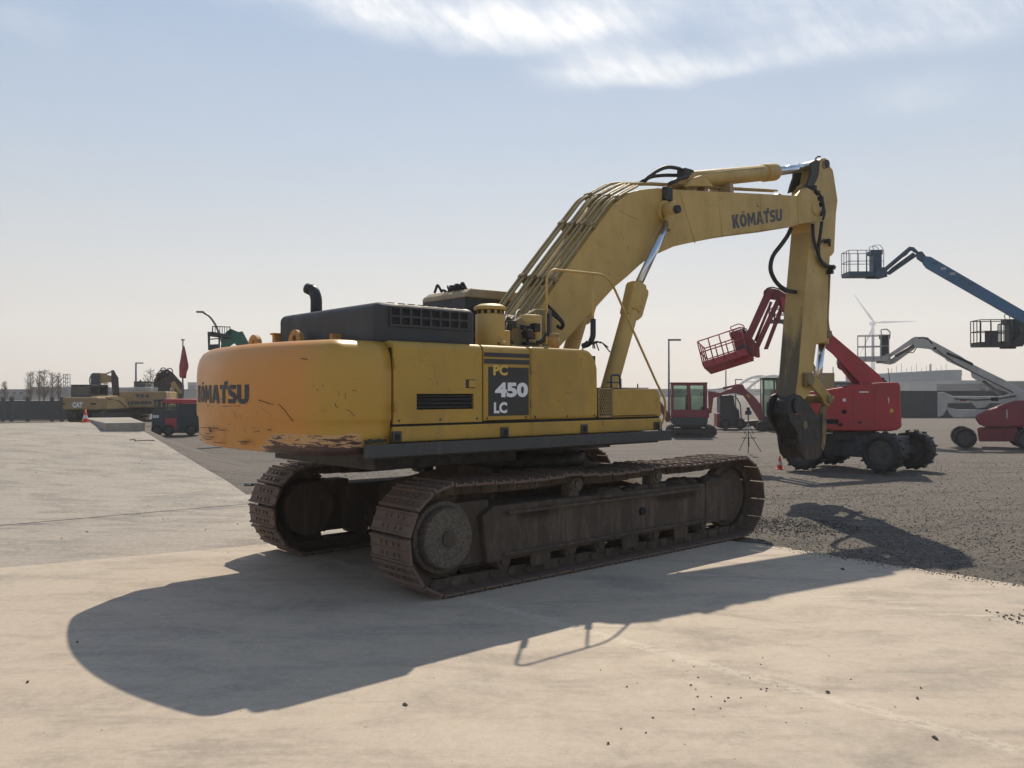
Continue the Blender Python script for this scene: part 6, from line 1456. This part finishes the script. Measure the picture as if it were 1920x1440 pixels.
# wind turbine
R_ = thing('wind_turbine', 'white three bladed wind turbine in the haze behind the white lift platform', 'wind turbine', ((1637-960)/FPX*900, 900, 0))
hz2 = EYE+(735-606)/FPX*900; b = MB(); b.cyl((0, 0, 0), (0, 0, hz2-1), 2.6, 1.5, 16); b.build('tower', 'turbine', R_); b = MB(); b.box(-1.8, 1.8, -4, 5, hz2-1.8, hz2+1.8); b.cyl((0, -6, hz2), (0, -4, hz2), .8, 1.7, 14); b.build('nacelle', 'turbine', R_, .4)
for (du, dv) in ((-40, -55), (78, -3), (-29, 62)):
    a = math.atan2(-dv, du); ln = 67/FPX*900*1.0; mm = Matrix.Translation((0, -5, hz2)) @ Matrix.Rotation(-a, 4, 'Y'); b = MB()
    if du > 50: ln = 78/FPX*900
    st = [(0, .9, .9), (.06, 1.0, .9), (.2, 2.3, .5), (.5, 1.5, .3), (.8, .9, .16), (1.0, .25, .08)]; vs = []
    for (t, c_, th) in st: vs += [mm @ Vector((ln*t, -th, -c_*.35)), mm @ Vector((ln*t, th, -c_*.35)), mm @ Vector((ln*t, th*.4, c_*.65)), mm @ Vector((ln*t, -th*.4, c_*.65))]
    b.add(vs, [(i*4+j, i*4+(j+1) % 4, (i+1)*4+(j+1) % 4, (i+1)*4+j) for i in range(5) for j in range(4)]+[(3, 2, 1, 0), (20, 21, 22, 23)]); b.build('blade', 'turbine', R_)
# scaffold tower
R_ = thing('lattice_tower', 'pale lattice tower between the bare poplars and the yellow excavator', 'tower', ((125-960)/FPX*170, 170, 0)); ht = EYE+(735-701)/FPX*170
for sx_ in (-.45, .45):
    for sy in (-.45, .45): b = MB(); b.cyl((sx_, sy, 0), (sx_, sy, ht), .07, n=6); b.build('upright', 'bld_blue', R_)
for k in range(7):
    z = .6+k*(ht-.7)/6; b = MB(); b.tube([(-.45, -.45, z), (.45, -.45, z), (.45, .45, z), (-.45, .45, z), (-.45, -.45, z)], .06, 5); b.build('cross_frame', 'bld_blue', R_)
    if k < 6: b = MB(); b.cyl((-.45, -.45, z), (.45, -.45, z+(ht-.7)/6), .05, n=5); b.build('diagonal', 'bld_blue', R_)
b = MB(); b.tube([(-.5, 0, ht-.3), (-1.0, 0, ht-.9), (-1.3, 0, ht-2), (-1.4, 0, 0)], .06, 6, .4); b.build('curved_pole', 'greypole', R_)

# bare poplars
def poplar(lb, u, vt, Y, wd, seed):
    rg = random.Random(seed); g = at(u, vt, Y); h = g.z; R_ = thing('bare_tree', lb, 'tree', (g.x, Y, 0), 0, 'bare poplars behind the fence')
    b = MB(); b.tube([(0, 0, 0), (rg.uniform(-.05, .05), 0, h*.5), (0, 0, h)], .09, 6); tr_ = b.build('trunk', 'bark', R_)
    tr_.data.vertices  # tapered below
    for v in tr_.data.vertices:
        k = 1-.85*v.co.z/h; v.co.x *= k; v.co.y *= k
    b = MB()
    for k in range(110):
        z = h*rg.uniform(.18, .93); a = rg.uniform(0, 2*pi); l = wd*rg.uniform(.35, 1)*(1-.55*abs(z/h-.45)); dz = h*rg.uniform(.12, .26)*(1.1-z/h)
        p0 = Vector((0, 0, z)); p1 = p0+Vector((cos(a)*l*.6, sin(a)*l*.6, dz*.5)); p2 = p0+Vector((cos(a)*l, sin(a)*l, dz*1.3)); b.tube([p0, p1, p2], .018, 3)
        if k % 2: p3 = p1+Vector((rg.uniform(-.2, .2), rg.uniform(-.2, .2), dz*.8)); b.tube([p1, p3], .013, 3)
    b.build('crown', 'bark', R_)
for i, (u, vt, Y, wd, lb) in enumerate(((9, 713, 110, .6, 'small bare poplar at the far left edge'), (57, 694, 100, .8, 'bare poplar left of the close pair behind the fence'), (74, 692, 104, .8, 'left one of the close pair of bare poplars'), (83, 690, 100, .9, 'right one of the close pair of bare poplars'),
        (98, 696, 105, .8, 'bare poplar next to the pair, toward the lattice tower'), (110, 697, 108, .6, 'bare poplar directly beside the lattice tower'), (282, 689, 95, 1.0, 'bare poplar behind the excavator with dark lettering'), (199, 716, 120, .8, 'low bare poplar framed under the yellow boom'))):
    poplar(lb, u, vt, Y, wd, i+1)

# ============================================================ air
b = MB(); b.box(-1500, 1500, -70, 1500, -1.5, 135); hz_o = b.build('haze', 'gap'); hz_o['kind'] = 'stuff'
hm = bpy.data.materials.new('haze'); hm.use_nodes = True; t = hm.node_tree; t.nodes.clear(); o_ = t.nodes.new('ShaderNodeOutputMaterial'); pv = t.nodes.new('ShaderNodeVolumePrincipled')
pv.inputs['Color'].default_value = (.93, .94, .97, 1); pv.inputs['Density'].default_value = .0007; pv.inputs['Anisotropy'].default_value = .3; t.links.new(pv.outputs[0], o_.inputs['Volume'])
hz_o.data.materials.clear(); hz_o.data.materials.append(hm)
SC.cycles.volume_bounces = 1
